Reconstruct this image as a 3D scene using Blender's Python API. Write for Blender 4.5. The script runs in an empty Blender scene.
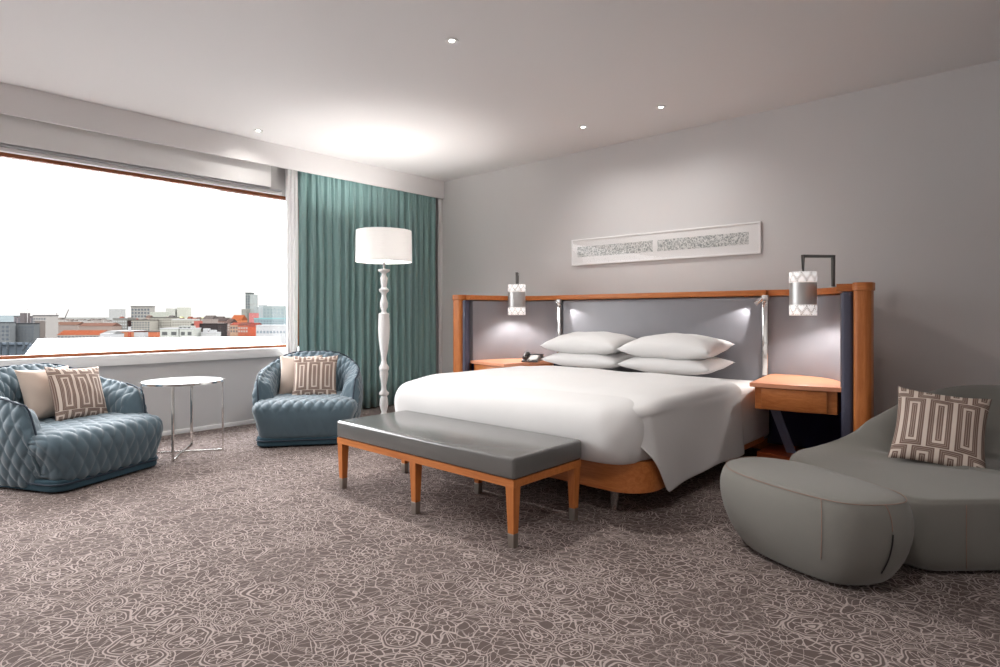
import bpy, bmesh, math, random
from math import sin, cos, pi, sqrt, atan2
from mathutils import Vector, Matrix
random.seed(7)
SC = bpy.context.scene
COL = SC.collection

# ------------------------------------------------------------ camera
cam_d = bpy.data.cameras.new('camera'); cam = bpy.data.objects.new('camera', cam_d); COL.objects.link(cam)
cam_d.sensor_width = 36; cam_d.lens = 36*594/1000
cam.location = (5.69, -5.22, 1.10); cam.rotation_euler = (pi/2, 0, math.radians(41.994))
cam_d.shift_y = -0.0195; cam_d.clip_start = .05; cam_d.clip_end = 6000
SC.camera = cam

# ------------------------------------------------------------ world, exposure
SC.view_settings.view_transform = 'Standard'; SC.view_settings.look = 'None'
SC.view_settings.gamma = 1; SC.view_settings.use_curve_mapping = False
SC.view_settings.exposure = 0.5
SC.cycles.use_denoising = True
SC.cycles.max_bounces = 10; SC.cycles.diffuse_bounces = 6
SC.cycles.sample_clamp_indirect = 6
SKY = 1.9
W = bpy.data.worlds.new('overcast_sky'); SC.world = W; W.use_nodes = True
nt = W.node_tree; bg = nt.nodes['Background']; bg.inputs['Strength'].default_value = SKY
tc = nt.nodes.new('ShaderNodeTexCoord'); sx = nt.nodes.new('ShaderNodeSeparateXYZ'); cr = nt.nodes.new('ShaderNodeValToRGB')
nt.links.new(tc.outputs['Generated'], sx.inputs[0]); nt.links.new(sx.outputs[2], cr.inputs[0]); nt.links.new(cr.outputs[0], bg.inputs[0])
cr.color_ramp.elements[0].position = .0; cr.color_ramp.elements[0].color = (.41, .405, .395, 1)
cr.color_ramp.elements[1].position = .07; cr.color_ramp.elements[1].color = (.50, .498, .49, 1)
e = cr.color_ramp.elements.new(.12); e.color = (2.4, 2.42, 2.46, 1)
e = cr.color_ramp.elements.new(.28); e.color = (5.4, 5.44, 5.52, 1)
e = cr.color_ramp.elements.new(.8); e.color = (6.6, 6.65, 6.8, 1)

def lamp(name, kind, loc, power, color=(1, .95, .9), size=.05, target=None, angle=None, blend=.5, **k):
    d = bpy.data.lights.new(name, kind); o = bpy.data.objects.new(name, d); COL.objects.link(o)
    o.location = loc; d.energy = power; d.color = color
    if kind == 'SPOT': d.spot_size = math.radians(angle); d.spot_blend = blend
    if kind in ('SPOT', 'POINT'): d.shadow_soft_size = size
    if target is not None:
        o.rotation_euler = (Vector(target)-Vector(loc)).to_track_quat('-Z', 'Y').to_euler()
    return o
# daylight portal at the window
pd = bpy.data.lights.new('window_portal', 'AREA'); pd.shape = 'RECTANGLE'; pd.size = 5.3; pd.size_y = 1.6
po = bpy.data.objects.new('window_portal', pd); COL.objects.link(po); po.location = (-.33, -4.6, 1.55)
po.rotation_euler = (0, -pi/2, 0); pd.cycles.is_portal = True
po.rotation_euler = Vector((1, 0, 0)).to_track_quat('-Z', 'Y').to_euler()

# ------------------------------------------------------------ node helper
class X:
    """a value socket with arithmetic"""
    nt = None
    def __init__(s, v): s.v = v
    def _m(op, *a):
        n = X.nt.nodes.new('ShaderNodeMath'); n.operation = op
        for i, q in enumerate(a):
            q = q.v if isinstance(q, X) else q
            if isinstance(q, (int, float)): n.inputs[i].default_value = q
            else: X.nt.links.new(q, n.inputs[i])
        return X(n.outputs[0])
    def __add__(s, o): return X._m('ADD', s, o)
    __radd__ = __add__
    def __sub__(s, o): return X._m('SUBTRACT', s, o)
    def __rsub__(s, o): return X._m('SUBTRACT', o, s)
    def __mul__(s, o): return X._m('MULTIPLY', s, o)
    __rmul__ = __mul__
    def __truediv__(s, o): return X._m('DIVIDE', s, o)
def f_(op, *a): return X._m(op, *a)
def absx(a): return f_('ABSOLUTE', a)
def mx(a, b): return f_('MAXIMUM', a, b)
def mn(a, b): return f_('MINIMUM', a, b)
def lt(a, b): return f_('LESS_THAN', a, b)
def gt(a, b): return f_('GREATER_THAN', a, b)
def frac(a): return f_('FRACT', a)
def step(lo, hi, a):
    n = X.nt.nodes.new('ShaderNodeMapRange'); n.interpolation_type = 'SMOOTHSTEP'
    n.inputs[1].default_value = lo; n.inputs[2].default_value = hi
    X.nt.links.new(a.v, n.inputs[0]); return X(n.outputs[0])

def mat(name, color=(.5, .5, .5), rough=.5, metal=0, spec=.5, **k):
    m = bpy.data.materials.new(name); m.use_nodes = True
    b = m.node_tree.nodes['Principled BSDF']
    b.inputs['Base Color'].default_value = (*color, 1); b.inputs['Roughness'].default_value = rough
    b.inputs['Metallic'].default_value = metal; b.inputs['Specular IOR Level'].default_value = spec
    for kk, v in k.items(): b.inputs[kk].default_value = v
    return m
def srgb(r, g, b):
    f = lambda c: ((c/255+.055)/1.055)**2.4 if c > 10 else c/255/12.92
    return (f(r), f(g), f(b))
def nodes(m):
    X.nt = m.node_tree; return m.node_tree.nodes, m.node_tree.links, m.node_tree.nodes['Principled BSDF']
def coords(m, kind='Object'):
    N, L, b = nodes(m); t = N.new('ShaderNodeTexCoord'); return t.outputs[kind]
def noise(vec, scale, detail=3, dist=0, rough=.5):
    n = X.nt.nodes.new('ShaderNodeTexNoise'); n.inputs['Scale'].default_value = scale
    n.inputs['Detail'].default_value = detail; n.inputs['Distortion'].default_value = dist; n.inputs['Roughness'].default_value = rough
    X.nt.links.new(vec, n.inputs['Vector']); return n
def mapping(vec, scale=(1, 1, 1), rot=(0, 0, 0), loc=(0, 0, 0)):
    n = X.nt.nodes.new('ShaderNodeMapping'); n.inputs['Scale'].default_value = scale
    n.inputs['Rotation'].default_value = rot; n.inputs['Location'].default_value = loc
    X.nt.links.new(vec, n.inputs['Vector']); return n.outputs[0]
def mixc(fac, a, b, kind='MIX'):
    n = X.nt.nodes.new('ShaderNodeMix'); n.data_type = 'RGBA'; n.blend_type = kind
    for i, q in ((6, a), (7, b)):
        if isinstance(q, tuple): n.inputs[i].default_value = (*q[:3], 1)
        else: X.nt.links.new(q, n.inputs[i])
    if isinstance(fac, X): X.nt.links.new(fac.v, n.inputs[0])
    elif isinstance(fac, (int, float)): n.inputs[0].default_value = fac
    else: X.nt.links.new(fac, n.inputs[0])
    return n.outputs[2]
def bump(m, h, strength=.3, dist=.01):
    N, L, b = nodes(m); n = N.new('ShaderNodeBump'); n.inputs['Strength'].default_value = strength
    n.inputs['Distance'].default_value = dist
    L.new(h.v if isinstance(h, X) else h, n.inputs['Height']); L.new(n.outputs[0], b.inputs['Normal'])

def cloth(name, color, rough=.9, scale=400, st=.25, mott=.1, sheen=0):
    m = mat(name, color, rough, spec=.25); N, L, b = nodes(m); c = coords(m)
    n1 = noise(c, 6, 4); n2 = noise(c, scale, 2)
    L.new(mixc(n1.outputs[0], tuple(q*(1-mott) for q in color), tuple(min(1, q*(1+mott)) for q in color)), b.inputs['Base Color'])
    bump(m, n2.outputs[0], st, .002)
    if sheen: b.inputs['Sheen Weight'].default_value = sheen
    return m
def wood(name, c1, c2, axis=0, rough=.38):
    m = mat(name, c1, rough, spec=.4); N, L, b = nodes(m); c = coords(m)
    s = [14, 14, 14]; s[axis] = 1.2
    n = noise(mapping(c, tuple(s)), 3.0, 6, 1.2, .6)
    n2 = noise(mapping(c, tuple(q*5 for q in s)), 5, 3)
    v = step(.3, .7, X(n.outputs[0])*.75+X(n2.outputs[0])*.25)
    L.new(mixc(v, c1, c2), b.inputs['Base Color']); return m
def leather(name, color, rough=.38, bs=.12):
    m = mat(name, color, rough, spec=.5); N, L, b = nodes(m); c = coords(m)
    n = noise(c, 2.5, 3); L.new(mixc(n.outputs[0], tuple(q*.93 for q in color), tuple(q*1.07 for q in color)), b.inputs['Base Color'])
    n2 = noise(c, 220, 2); bump(m, n2.outputs[0], bs, .002); return m
def plain(name, color, rough=.6, v=.03, sc=3, spec=.3):
    m = mat(name, color, rough, spec=spec); N, L, b = nodes(m); c = coords(m); n = noise(c, sc, 3)
    L.new(mixc(n.outputs[0], tuple(q*(1-v) for q in color), tuple(min(1, q*(1+v)) for q in color)), b.inputs['Base Color']); return m
def emis(name, color, s):
    m = mat(name, color, .5); b = m.node_tree.nodes['Principled BSDF']
    b.inputs['Emission Color'].default_value = (*color, 1); b.inputs['Emission Strength'].default_value = s; return m

M = {}
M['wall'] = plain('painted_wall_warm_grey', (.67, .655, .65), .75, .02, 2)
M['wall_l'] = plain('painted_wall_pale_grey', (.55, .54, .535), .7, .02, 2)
M['ceil'] = plain('painted_ceiling', (.74, .72, .715), .8, .01, 1)
M['white'] = plain('white_paint', (.80, .79, .78), .45, .01)
M['grey_al'] = mat('grey_aluminium', (.42, .43, .44), .35, .6)
M['darksteel'] = mat('dark_steel', (.20, .195, .19), .35, .9)
M['chrome'] = mat('chrome', (.78, .77, .75), .12, 1)
M['steel'] = mat('brushed_steel', (.62, .61, .60), .34, .8)
M['nickel'] = mat('satin_nickel', (.45, .42, .38), .35, 1)
M['wood'] = wood('cherry_wood_along', srgb(172, 98, 46), srgb(196, 122, 66), 0)
M['woodv'] = wood('cherry_wood_upright', srgb(170, 96, 44), srgb(194, 120, 64), 2)
M['woodtop'] = wood('pale_cherry_top', srgb(206, 138, 104), srgb(218, 152, 118), 0, .35)
M['woodframe'] = wood('window_wood', srgb(118, 62, 30), srgb(140, 78, 40), 1, .5)
M['panel'] = leather('grey_leather_panel', srgb(126, 125, 130), .33, .06)
M['navy'] = leather('navy_leather', srgb(66, 66, 84), .5)
M['navyd'] = leather('dark_navy_leather', srgb(34, 38, 74), .5)
M['bench'] = leather('charcoal_leather', srgb(98, 97, 95), .25)
M['bench'].node_tree.nodes['Principled BSDF'].inputs['Coat Weight'].default_value = .5
M['bench'].node_tree.nodes['Principled BSDF'].inputs['Coat Roughness'].default_value = .22
M['linen'] = cloth('white_linen', srgb(213, 212, 211), .85, 300, .05, .015)
M['sheet'] = cloth('white_sheet', srgb(216, 212, 210), .85, 300, .05, .02)
M['felt'] = cloth('grey_green_wool', srgb(118, 116, 110), .95, 500, .35, .06, .2)
M['seam'] = cloth('rust_thread', srgb(148, 118, 104), .8)
M['zip'] = mat('black_zip', (.01, .01, .01), .4)
M['velvet'] = cloth('teal_blue_velvet', srgb(77, 96, 106), .6, 260, .12, .08, .35)
M['piping'] = cloth('dark_navy_piping', srgb(46, 56, 68), .6)
M['plinth'] = cloth('deep_teal_fabric', srgb(50, 74, 86), .8)
M['beige'] = cloth('beige_linen', srgb(186, 170, 158), .85, 260, .3, .06)
M['curtain'] = cloth('teal_curtain', srgb(136, 168, 166), .6, 200, .1, .06, .15)
M['lampw'] = plain('white_lacquer', (.80, .79, .78), .3)
M['black'] = mat('black_plastic', (.02, .02, .022), .35)
M['phone'] = mat('phone_plastic', (.045, .04, .038), .35)
M['keys'] = plain('phone_faceplate', (.45, .44, .42), .4)
M['tabletop'] = mat('white_glass_top', (.82, .84, .82), .1)
M['glow'] = emis('lamp_disc', (1, .96, .9), 14)
M['dark'] = mat('dark_gap', (.05, .05, .055), .8)

# sheer: diffuse + translucent
def translucent(name, color, t=.5, transp=0.0):
    m = bpy.data.materials.new(name); m.use_nodes = True; N = m.node_tree.nodes; L = m.node_tree.links
    N.clear(); o = N.new('ShaderNodeOutputMaterial'); d = N.new('ShaderNodeBsdfDiffuse'); tr = N.new('ShaderNodeBsdfTranslucent')
    mi = N.new('ShaderNodeMixShader'); mi.inputs[0].default_value = t
    d.inputs[0].default_value = (*color, 1); tr.inputs[0].default_value = (*color, 1)
    L.new(d.outputs[0], mi.inputs[1]); L.new(tr.outputs[0], mi.inputs[2])
    if transp:
        tp = N.new('ShaderNodeBsdfTransparent'); m2 = N.new('ShaderNodeMixShader'); m2.inputs[0].default_value = transp
        L.new(mi.outputs[0], m2.inputs[1]); L.new(tp.outputs[0], m2.inputs[2]); L.new(m2.outputs[0], o.inputs[0])
    else: L.new(mi.outputs[0], o.inputs[0])
    return m
M['sheer'] = translucent('white_voile', (.88, .875, .87), .06)
M['shade'] = translucent('white_lamp_fabric', (.88, .87, .86), .24)
# glass pane
def glass_mat():
    m = bpy.data.materials.new('clear_window_glass'); m.use_nodes = True; N = m.node_tree.nodes; L = m.node_tree.links
    N.clear(); o = N.new('ShaderNodeOutputMaterial'); t = N.new('ShaderNodeBsdfTransparent'); g = N.new('ShaderNodeBsdfGlossy')
    g.inputs['Roughness'].default_value = 0.02; mi = N.new('ShaderNodeMixShader'); mi.inputs[0].default_value = .02
    L.new(t.outputs[0], mi.inputs[1]); L.new(g.outputs[0], mi.inputs[2]); L.new(mi.outputs[0], o.inputs[0]); return m
M['glass'] = glass_mat()

# lace bands of the sconces: white glowing plastic with cut-out triangles
def lace_mat():
    m = bpy.data.materials.new('backlit_lace'); m.use_nodes = True; N = m.node_tree.nodes; L = m.node_tree.links
    b = N['Principled BSDF']; b.inputs['Base Color'].default_value = (.9, .88, .86, 1); b.inputs['Roughness'].default_value = .5
    b.inputs['Emission Color'].default_value = (1, .97, .95, 1); b.inputs['Emission Strength'].default_value = .42
    X.nt = m.node_tree; t = N.new('ShaderNodeTexCoord'); s = N.new('ShaderNodeSeparateXYZ'); L.new(t.outputs['UV'], s.inputs[0])
    u, v = X(s.outputs[0]), X(s.outputs[1])
    a = absx(frac(u*9)-.5)*2            # zigzag
    zz = absx(v-(a*.62+.2)); dots = absx(frac(u*30)-.5)
    hole = mx(lt(absx(zz-.10), .045), lt(absx(v-.93), .03)*gt(dots, .2))
    hole = mx(hole, lt(absx(v-.08), .03)*gt(dots, .2))
    tp = N.new('ShaderNodeBsdfTransparent'); mi = N.new('ShaderNodeMixShader'); o = N['Material Output']
    dk = N.new('ShaderNodeBsdfDiffuse'); dk.inputs[0].default_value = (.22, .21, .21, 1)
    L.new(hole.v, mi.inputs[0]); L.new(b.outputs[0], mi.inputs[1]); L.new(dk.outputs[0], mi.inputs[2]); L.new(mi.outputs[0], o.inputs[0]); return m
M['lace'] = lace_mat()

# cushion key pattern (UV 0..1 across the face)
def key_mat():
    m = mat('brown_key_pattern', (.5, .45, .4), .9, spec=.2); N, L, b = nodes(m)
    t = N.new('ShaderNodeTexCoord'); s = N.new('ShaderNodeSeparateXYZ'); L.new(t.outputs['UV'], s.inputs[0])
    K = 3.5; HH = 4.6; LL = .715
    u, v = X(s.outputs[0])*K-.25, X(s.outputs[1])*(K/HH)+(.5-.5*K/HH)
    def d(uu, vv):
        return mx(absx(frac(uu)-.5), absx(frac(vv)-.5)*HH-LL)
    dd = mn(d(u, v), d(u+.5, v+.5))
    def ridge(lo, hi): return step(lo-.012, lo+.012, dd)*step(hi+.012, hi-.012, dd)
    base = mx(mx(ridge(.11, .215), step(.405, .425, dd)), mx(mx(ridge(.262, .28), ridge(.335, .353)), ridge(.03, .055))*.62)
    L.new(mixc(base, srgb(120, 98, 88), srgb(208, 194, 182)), b.inputs['Base Color'])
    n2 = noise(t.outputs['Object'], 300, 2); bump(m, base*.6+X(n2.outputs[0])*.4, .35, .004); return m
M['key'] = key_mat()

# carpet
def carpet_mat():
    m = mat('lace_pattern_carpet', (.1, .09, .08), .95, spec=.12); N, L, b = nodes(m); c = coords(m)
    dn = noise(c, 5.5, 2)
    va = N.new('ShaderNodeVectorMath'); va.operation = 'SUBTRACT'; L.new(dn.outputs['Color'], va.inputs[0]); va.inputs[1].default_value = (.5, .5, .5)
    vs = N.new('ShaderNodeVectorMath'); vs.operation = 'SCALE'; vs.inputs['Scale'].default_value = .13; L.new(va.outputs[0], vs.inputs[0])
    vp = N.new('ShaderNodeVectorMath'); vp.operation = 'ADD'; L.new(c, vp.inputs[0]); L.new(vs.outputs[0], vp.inputs[1]); P = vp.outputs[0]
    def vor(vec, scale, feat, rnd=1.0):
        n = N.new('ShaderNodeTexVoronoi'); n.voronoi_dimensions = '2D'; n.feature = feat; n.inputs['Scale'].default_value = scale
        n.inputs['Randomness'].default_value = rnd; L.new(vec, n.inputs['Vector']); return n
    def polar(vec, scale, rnd):
        n = vor(vec, scale, 'F1', rnd)
        sc = N.new('ShaderNodeVectorMath'); sc.operation = 'SUBTRACT'; L.new(vec, sc.inputs[0]); L.new(n.outputs['Position'], sc.inputs[1])
        s = N.new('ShaderNodeSeparateXYZ'); L.new(sc.outputs[0], s.inputs[0])
        cs = N.new('ShaderNodeSeparateColor'); L.new(n.outputs['Color'], cs.inputs[0])
        x, y = X(s.outputs[0]), X(s.outputs[1])
        r = f_('SQRT', x*x+y*y); th = f_('ARCTAN2', y, x)
        return r, th, X(cs.outputs[0]), X(cs.outputs[1])
    def line(a, w): return 1-step(w*.6, w*1.4, absx(a))
    # big flowers: nested pointed petals
    r, th, q, q2 = polar(P, 2.1, .9)
    big = None
    for k, (R0, n_) in enumerate(((.16, 11), (.10, 8), (.05, 5))):
        pet = absx(f_('SINE', th*(n_/2)+q*6+k)); pr = R0*(.62+.38*f_('POWER', pet, .6))
        l = line(r-pr, .003); rad = line(f_('SINE', th*(n_/2)+q*6+k)*r, .0026)*lt(r, pr)*gt(r, R0*.35)
        l = mx(l, rad); big = l if big is None else mx(big, l)
    inbig = lt(r, .158)*gt(q2, .62)
    # rosettes
    r2, t2, q3, q4 = polar(P, 6.0, .75)
    sc = .75+q3*.5
    rr = r2/sc
    ros = mx(line(rr-.064, .0035), line(rr-.052, .002))
    pet = rr-(.034+.010*f_('SINE', t2*8)); ros = mx(ros, line(pet, .0028))
    ros = mx(ros, line(rr-.016, .0035)); ros = mx(ros, line(f_('SINE', t2*4)*rr, .0028)*lt(rr, .034)*gt(rr, .016))
    ros = mx(ros, lt(rr, .007)); inros = lt(rr, .066)*gt(q4, .30)
    # leaf swirls (stretched cells) and fine netting
    sw = noise(c, 2.2, 1)
    e1 = vor(mapping(P, (1.0, 1.9, 1), (0, 0, .7)), 10.5, 'DISTANCE_TO_EDGE')
    e2 = vor(P, 34, 'DISTANCE_TO_EDGE'); e3 = vor(mapping(P, (1.8, .9, 1), (0, 0, -.5)), 18, 'DISTANCE_TO_EDGE')
    lw1 = line(e1.outputs['Distance'] and X(e1.outputs['Distance']), .03)
    inner = line(X(e1.outputs['Distance'])-.17, .02)
    fine = line(X(e2.outputs['Distance']), .065)
    mid = line(X(e3.outputs['Distance']), .036)
    msk = step(.47, .53, X(noise(c, 4.5, 2).outputs[0])); msk2 = step(.5, .55, X(noise(mapping(c, loc=(9, 3, 0)), 3.3, 2).outputs[0]))
    bgp = mx(mx(lw1, inner*msk2), mx(fine*msk, mid*(1-msk)*.9))
    pat = inros*ros + (1-inros)*bgp
    pat = inbig*mx(big, mx(mid, fine*.7)*.45) + (1-inbig)*pat
    n3 = noise(c, 260, 2); n4 = noise(c, 1.1, 3)
    pat = pat*(.78+X(n3.outputs[0])*.4)
    dark = mixc(n3.outputs[0], srgb(80, 70, 67), srgb(102, 90, 86)); light = mixc(n3.outputs[0], srgb(154, 141, 136), srgb(176, 163, 158))
    L.new(mixc(pat, dark, light), b.inputs['Base Color'])
    bump(m, X(n3.outputs[0])*.6+pat*.5, .5, .004); return m
M['carpet'] = carpet_mat()

def art_mat():
    m = mat('grey_lace_print', (.6, .6, .6), .6); N, L, b = nodes(m); c = coords(m)
    v = N.new('ShaderNodeTexVoronoi'); v.feature = 'DISTANCE_TO_EDGE'; v.inputs['Scale'].default_value = 38
    nn = noise(c, 14, 2); a = mixc(.12, c, nn.outputs['Color']); L.new(a, v.inputs['Vector'])
    w = noise(c, 60, 3); k = step(.05, .12, X(v.outputs['Distance']))*step(.38, .5, X(w.outputs[0]))
    L.new(mixc(k, srgb(222, 222, 220), srgb(146, 152, 150)), b.inputs['Base Color']); return m
M['art'] = art_mat()

# ------------------------------------------------------------ mesh helpers
def link(name, me, m=None, parent=None, loc=None, smooth=True, auto=None):
    o = bpy.data.objects.new(name, me); COL.objects.link(o)
    if m is not None and len(me.materials) == 0: me.materials.append(m)
    if smooth: me.polygons.foreach_set('use_smooth', [True]*len(me.polygons))
    if parent is not None: o.parent = parent
    if loc is not None: o.location = loc
    return o
def from_bm(name, bm, m, parent=None, smooth=False, ang=35):
    bmesh.ops.recalc_face_normals(bm, faces=bm.faces)
    me = bpy.data.meshes.new(name)
    if smooth:
        for e in bm.edges:
            if len(e.link_faces) == 2 and e.calc_face_angle(0) > math.radians(ang): e.smooth = False
    bm.to_mesh(me); bm.free(); return link(name, me, m, parent, smooth=smooth)
def add_box(bm, x0, x1, y0, y1, z0, z1, bev=0, seg=2, mtx=None):
    b2 = bmesh.new(); bmesh.ops.create_cube(b2, size=1)
    for v in b2.verts:
        v.co = Vector(((x0+x1)/2+v.co.x*(x1-x0), (y0+y1)/2+v.co.y*(y1-y0), (z0+z1)/2+v.co.z*(z1-z0)))
    if bev: bmesh.ops.bevel(b2, geom=list(b2.edges), offset=bev, segments=seg, affect='EDGES', profile=.5)
    if mtx is not None: bmesh.ops.transform(b2, matrix=mtx, verts=b2.verts)
    t = bpy.data.meshes.new('t'); b2.to_mesh(t); b2.free(); bm.from_mesh(t); bpy.data.meshes.remove(t)
def box(name, x0, x1, y0, y1, z0, z1, m, parent=None, bev=0, seg=2, mtx=None):
    bm = bmesh.new(); add_box(bm, x0, x1, y0, y1, z0, z1, bev, seg, mtx); return from_bm(name, bm, m, parent, smooth=bev > 0)
def grid_mesh(name, P, closed_u=False, closed_v=False, uv=None, cap=False):
    """P[i][j] points"""
    nu, nv = len(P), len(P[0]); verts = [p for r in P for p in r]; faces = []
    uvs = []
    for i in range(nu if closed_u else nu-1):
        for j in range(nv if closed_v else nv-1):
            a, b_, c_, d_ = (i, j), ((i+1) % nu, j), ((i+1) % nu, (j+1) % nv), (i, (j+1) % nv)
            faces.append([q[0]*nv+q[1] for q in (a, b_, c_, d_)])
            if uv: uvs += [uv(i, j), uv(i+1, j), uv(i+1, j+1), uv(i, j+1)]
    if cap:
        if closed_v:
            faces.append([j for j in range(nv)][::-1]); faces.append([(nu-1)*nv+j for j in range(nv)])
        if closed_u:
            faces.append([i*nv for i in range(nu)]); faces.append([i*nv+nv-1 for i in range(nu)][::-1])
    me = bpy.data.meshes.new(name); me.from_pydata([tuple(v) for v in verts], [], faces)
    if uv:
        ul = me.uv_layers.new(name='UVMap')
        for k, q in enumerate(uvs): ul.data[k].uv = q
    me.validate(); me.update()
    if uv is None:
        bm = bmesh.new(); bm.from_mesh(me); bmesh.ops.recalc_face_normals(bm, faces=bm.faces); bm.to_mesh(me); bm.free()
    return me
def lathe(name, prof, m, parent=None, seg=40, loc=(0, 0, 0), sharp=40):
    bm = bmesh.new(); rings = []
    for r, z in prof:
        if r < 1e-5: rings.append([bm.verts.new((loc[0], loc[1], loc[2]+z))])
        else: rings.append([bm.verts.new((loc[0]+r*cos(2*pi*k/seg), loc[1]+r*sin(2*pi*k/seg), loc[2]+z)) for k in range(seg)])
    for a, b_ in zip(rings, rings[1:]):
        for k in range(seg):
            k2 = (k+1) % seg
            if len(a) == 1 and len(b_) == 1: continue
            if len(a) == 1: bm.faces.new((a[0], b_[k2], b_[k]))
            elif len(b_) == 1: bm.faces.new((a[k], a[k2], b_[0]))
            else: bm.faces.new((a[k], a[k2], b_[k2], b_[k]))
    return from_bm(name, bm, m, parent, smooth=True, ang=sharp)
def tube(name, pts, r, m, parent=None, seg=8, square=False, closed=False):
    pts = [Vector(p) for p in pts]; P = []
    n = len(pts)
    for i, p in enumerate(pts):
        a = pts[(i-1) % n] if (closed or i > 0) else p; b_ = pts[(i+1) % n] if (closed or i < n-1) else p
        t = (b_-a).normalized(); ref = Vector((0, 0, 1)) if abs(t.z) < .9 else Vector((.743, .669, 0))
        x = t.cross(ref).normalized(); y = x.cross(t).normalized()
        s = 1.0
        if 0 < i < n-1 or closed:
            c = max(-1, min(1, (p-a).normalized().dot((b_-p).normalized()))); s = 1/max(.5, sqrt((1+c)/2))
        P.append([p+(x*cos(2*pi*k/seg+pi/4)+y*sin(2*pi*k/seg+pi/4))*r*(s if square else 1) for k in range(seg)])
    me = grid_mesh(name, P, closed_u=closed, closed_v=True, cap=not closed)
    return link(name, me, m, parent, smooth=not square)
def prism(bm, pts, z0, z1):
    lo = [bm.verts.new((x, y, z0)) for x, y in pts]; hi = [bm.verts.new((x, y, z1)) for x, y in pts]; n = len(pts)
    for i in range(n): bm.faces.new((lo[i], lo[(i+1) % n], hi[(i+1) % n], hi[i]))
    bm.faces.new(lo[::-1]); bm.faces.new(hi)
def rrect(x0, x1, y0, y1, r, seg=8):
    out = []
    for cx_, cy_, a in ((x1-r, y1-r, 0), (x0+r, y1-r, 90), (x0+r, y0+r, 180), (x1-r, y0+r, 270)):
        for k in range(seg+1):
            t = math.radians(a+90*k/seg); out.append((cx_+r*cos(t), cy_+r*sin(t)))
    return out
def catmull(pts, n, closed=True):
    out = []; N_ = len(pts)
    for i in range(N_ if closed else N_-1):
        p = [Vector(pts[(i+k) % N_] if closed else pts[max(0, min(N_-1, i+k))]) for k in (-1, 0, 1, 2)]
        for k in range(n):
            t = k/n
            out.append(.5*((2*p[1])+(p[2]-p[0])*t+(2*p[0]-5*p[1]+4*p[2]-p[3])*t*t+(3*p[1]-3*p[2]-p[0]+p[3])*t**3))
    if not closed: out.append(Vector(pts[-1]))
    return out
def empty(name, loc=(0, 0, 0), rz=0):
    o = bpy.data.objects.new(name, None); COL.objects.link(o); o.location = loc; o.rotation_euler = (0, 0, rz)
    o.empty_display_size = .1; return o
def tag(o, label=None, cat=None, group=None, kind=None):
    if label: o['label'] = label
    if cat: o['category'] = cat
    if group: o['group'] = group
    if kind: o['kind'] = kind
    return o
def struct(o): o['kind'] = 'structure'; return o
def smooth01(a, b_, x):
    t = max(0, min(1, (x-a)/(b_-a))) if b_ != a else float(x > a); return t*t*(3-2*t)
def bevelmod(o, w=.004, seg=2):
    md = o.modifiers.new('bevel', 'BEVEL'); md.width = w; md.segments = seg; md.limit_method = 'ANGLE'; return o
def copy_tree(o, parent=None):
    c = o.copy(); COL.objects.link(c)
    if parent is not None: c.parent = parent
    for ch in o.children: copy_tree(ch, c)
    return c

# ------------------------------------------------------------ room shell
CH = 2.81; XR = 7.0; YB = -8.2; XW = -.15
struct(box('floor', XW, XR, YB, 0, -.1, 0, M['carpet']))
struct(box('ceiling', -.45, XR+.1, YB-.1, .1, CH, CH+.12, M['ceil']))
struct(box('wall_back', -.45, XR+.1, 0, .12, 0, CH, M['wall']))
struct(box('wall_right', XR, XR+.12, YB, 0, 0, CH, M['wall']))
struct(box('wall_front', -.45, XR+.12, YB-.12, YB, 0, CH, M['wall']))
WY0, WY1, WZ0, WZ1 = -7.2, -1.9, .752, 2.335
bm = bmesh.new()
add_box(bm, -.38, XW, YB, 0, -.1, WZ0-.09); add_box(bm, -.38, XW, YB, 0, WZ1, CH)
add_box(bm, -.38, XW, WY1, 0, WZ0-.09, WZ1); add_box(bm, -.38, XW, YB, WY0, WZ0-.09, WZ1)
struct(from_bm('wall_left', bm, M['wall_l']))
w = struct(box('trim_1', -.38, XW+.035, YB, -2.06, WZ0-.09, WZ0, M['white'], bev=.003)); w['label'] = 'white window sill board'
# soffit in front of the curtain
struct(box('trim_2', .0, .02, YB, 0, 2.585, CH, M['ceil'])); 
struct(box('trim_3', XW, -.06, YB, -2.30, 2.385, CH, M['white']))       # blind box
struct(box('trim_4', XW, -.075, YB, -2.17, 2.362, 2.377, M['grey_al']))
struct(box('trim_5', XW, -.10, YB, -2.16, WZ1-.002, 2.360, M['white']))
struct(box('baseboard_left', XW, XW+.012, YB, 0, 0, .042, M['white'], bev=.003))
struct(box('baseboard_back', XW, XR, -.014, 0, 0, .07, M['white'], bev=.003))
win = empty('window_1', (-.2, (WY0+WY1)/2, WZ0)); struct(win)
bm = bmesh.new(); d0, d1 = -.02, .035
cy = (WY1-WY0)/2
add_box(bm, d0, d1, -cy, cy, 0, .026); add_box(bm, d0, d1, -cy, cy, WZ1-WZ0-.03, WZ1-WZ0)
add_box(bm, d0, d1, -cy, -cy+.05, 0, WZ1-WZ0); add_box(bm, d0, d1, cy-.05, cy, 0, WZ1-WZ0)
add_box(bm, d0-.02, d1-.02, 1.8, cy, WZ1-WZ0-.034, WZ1-WZ0-.02)
from_bm('window_frame', bm, M['woodframe'], win)
box('glass_pane', -.008, 0, -cy+.03, cy-.03, .02, WZ1-WZ0-.02, M['glass'], win)

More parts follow.
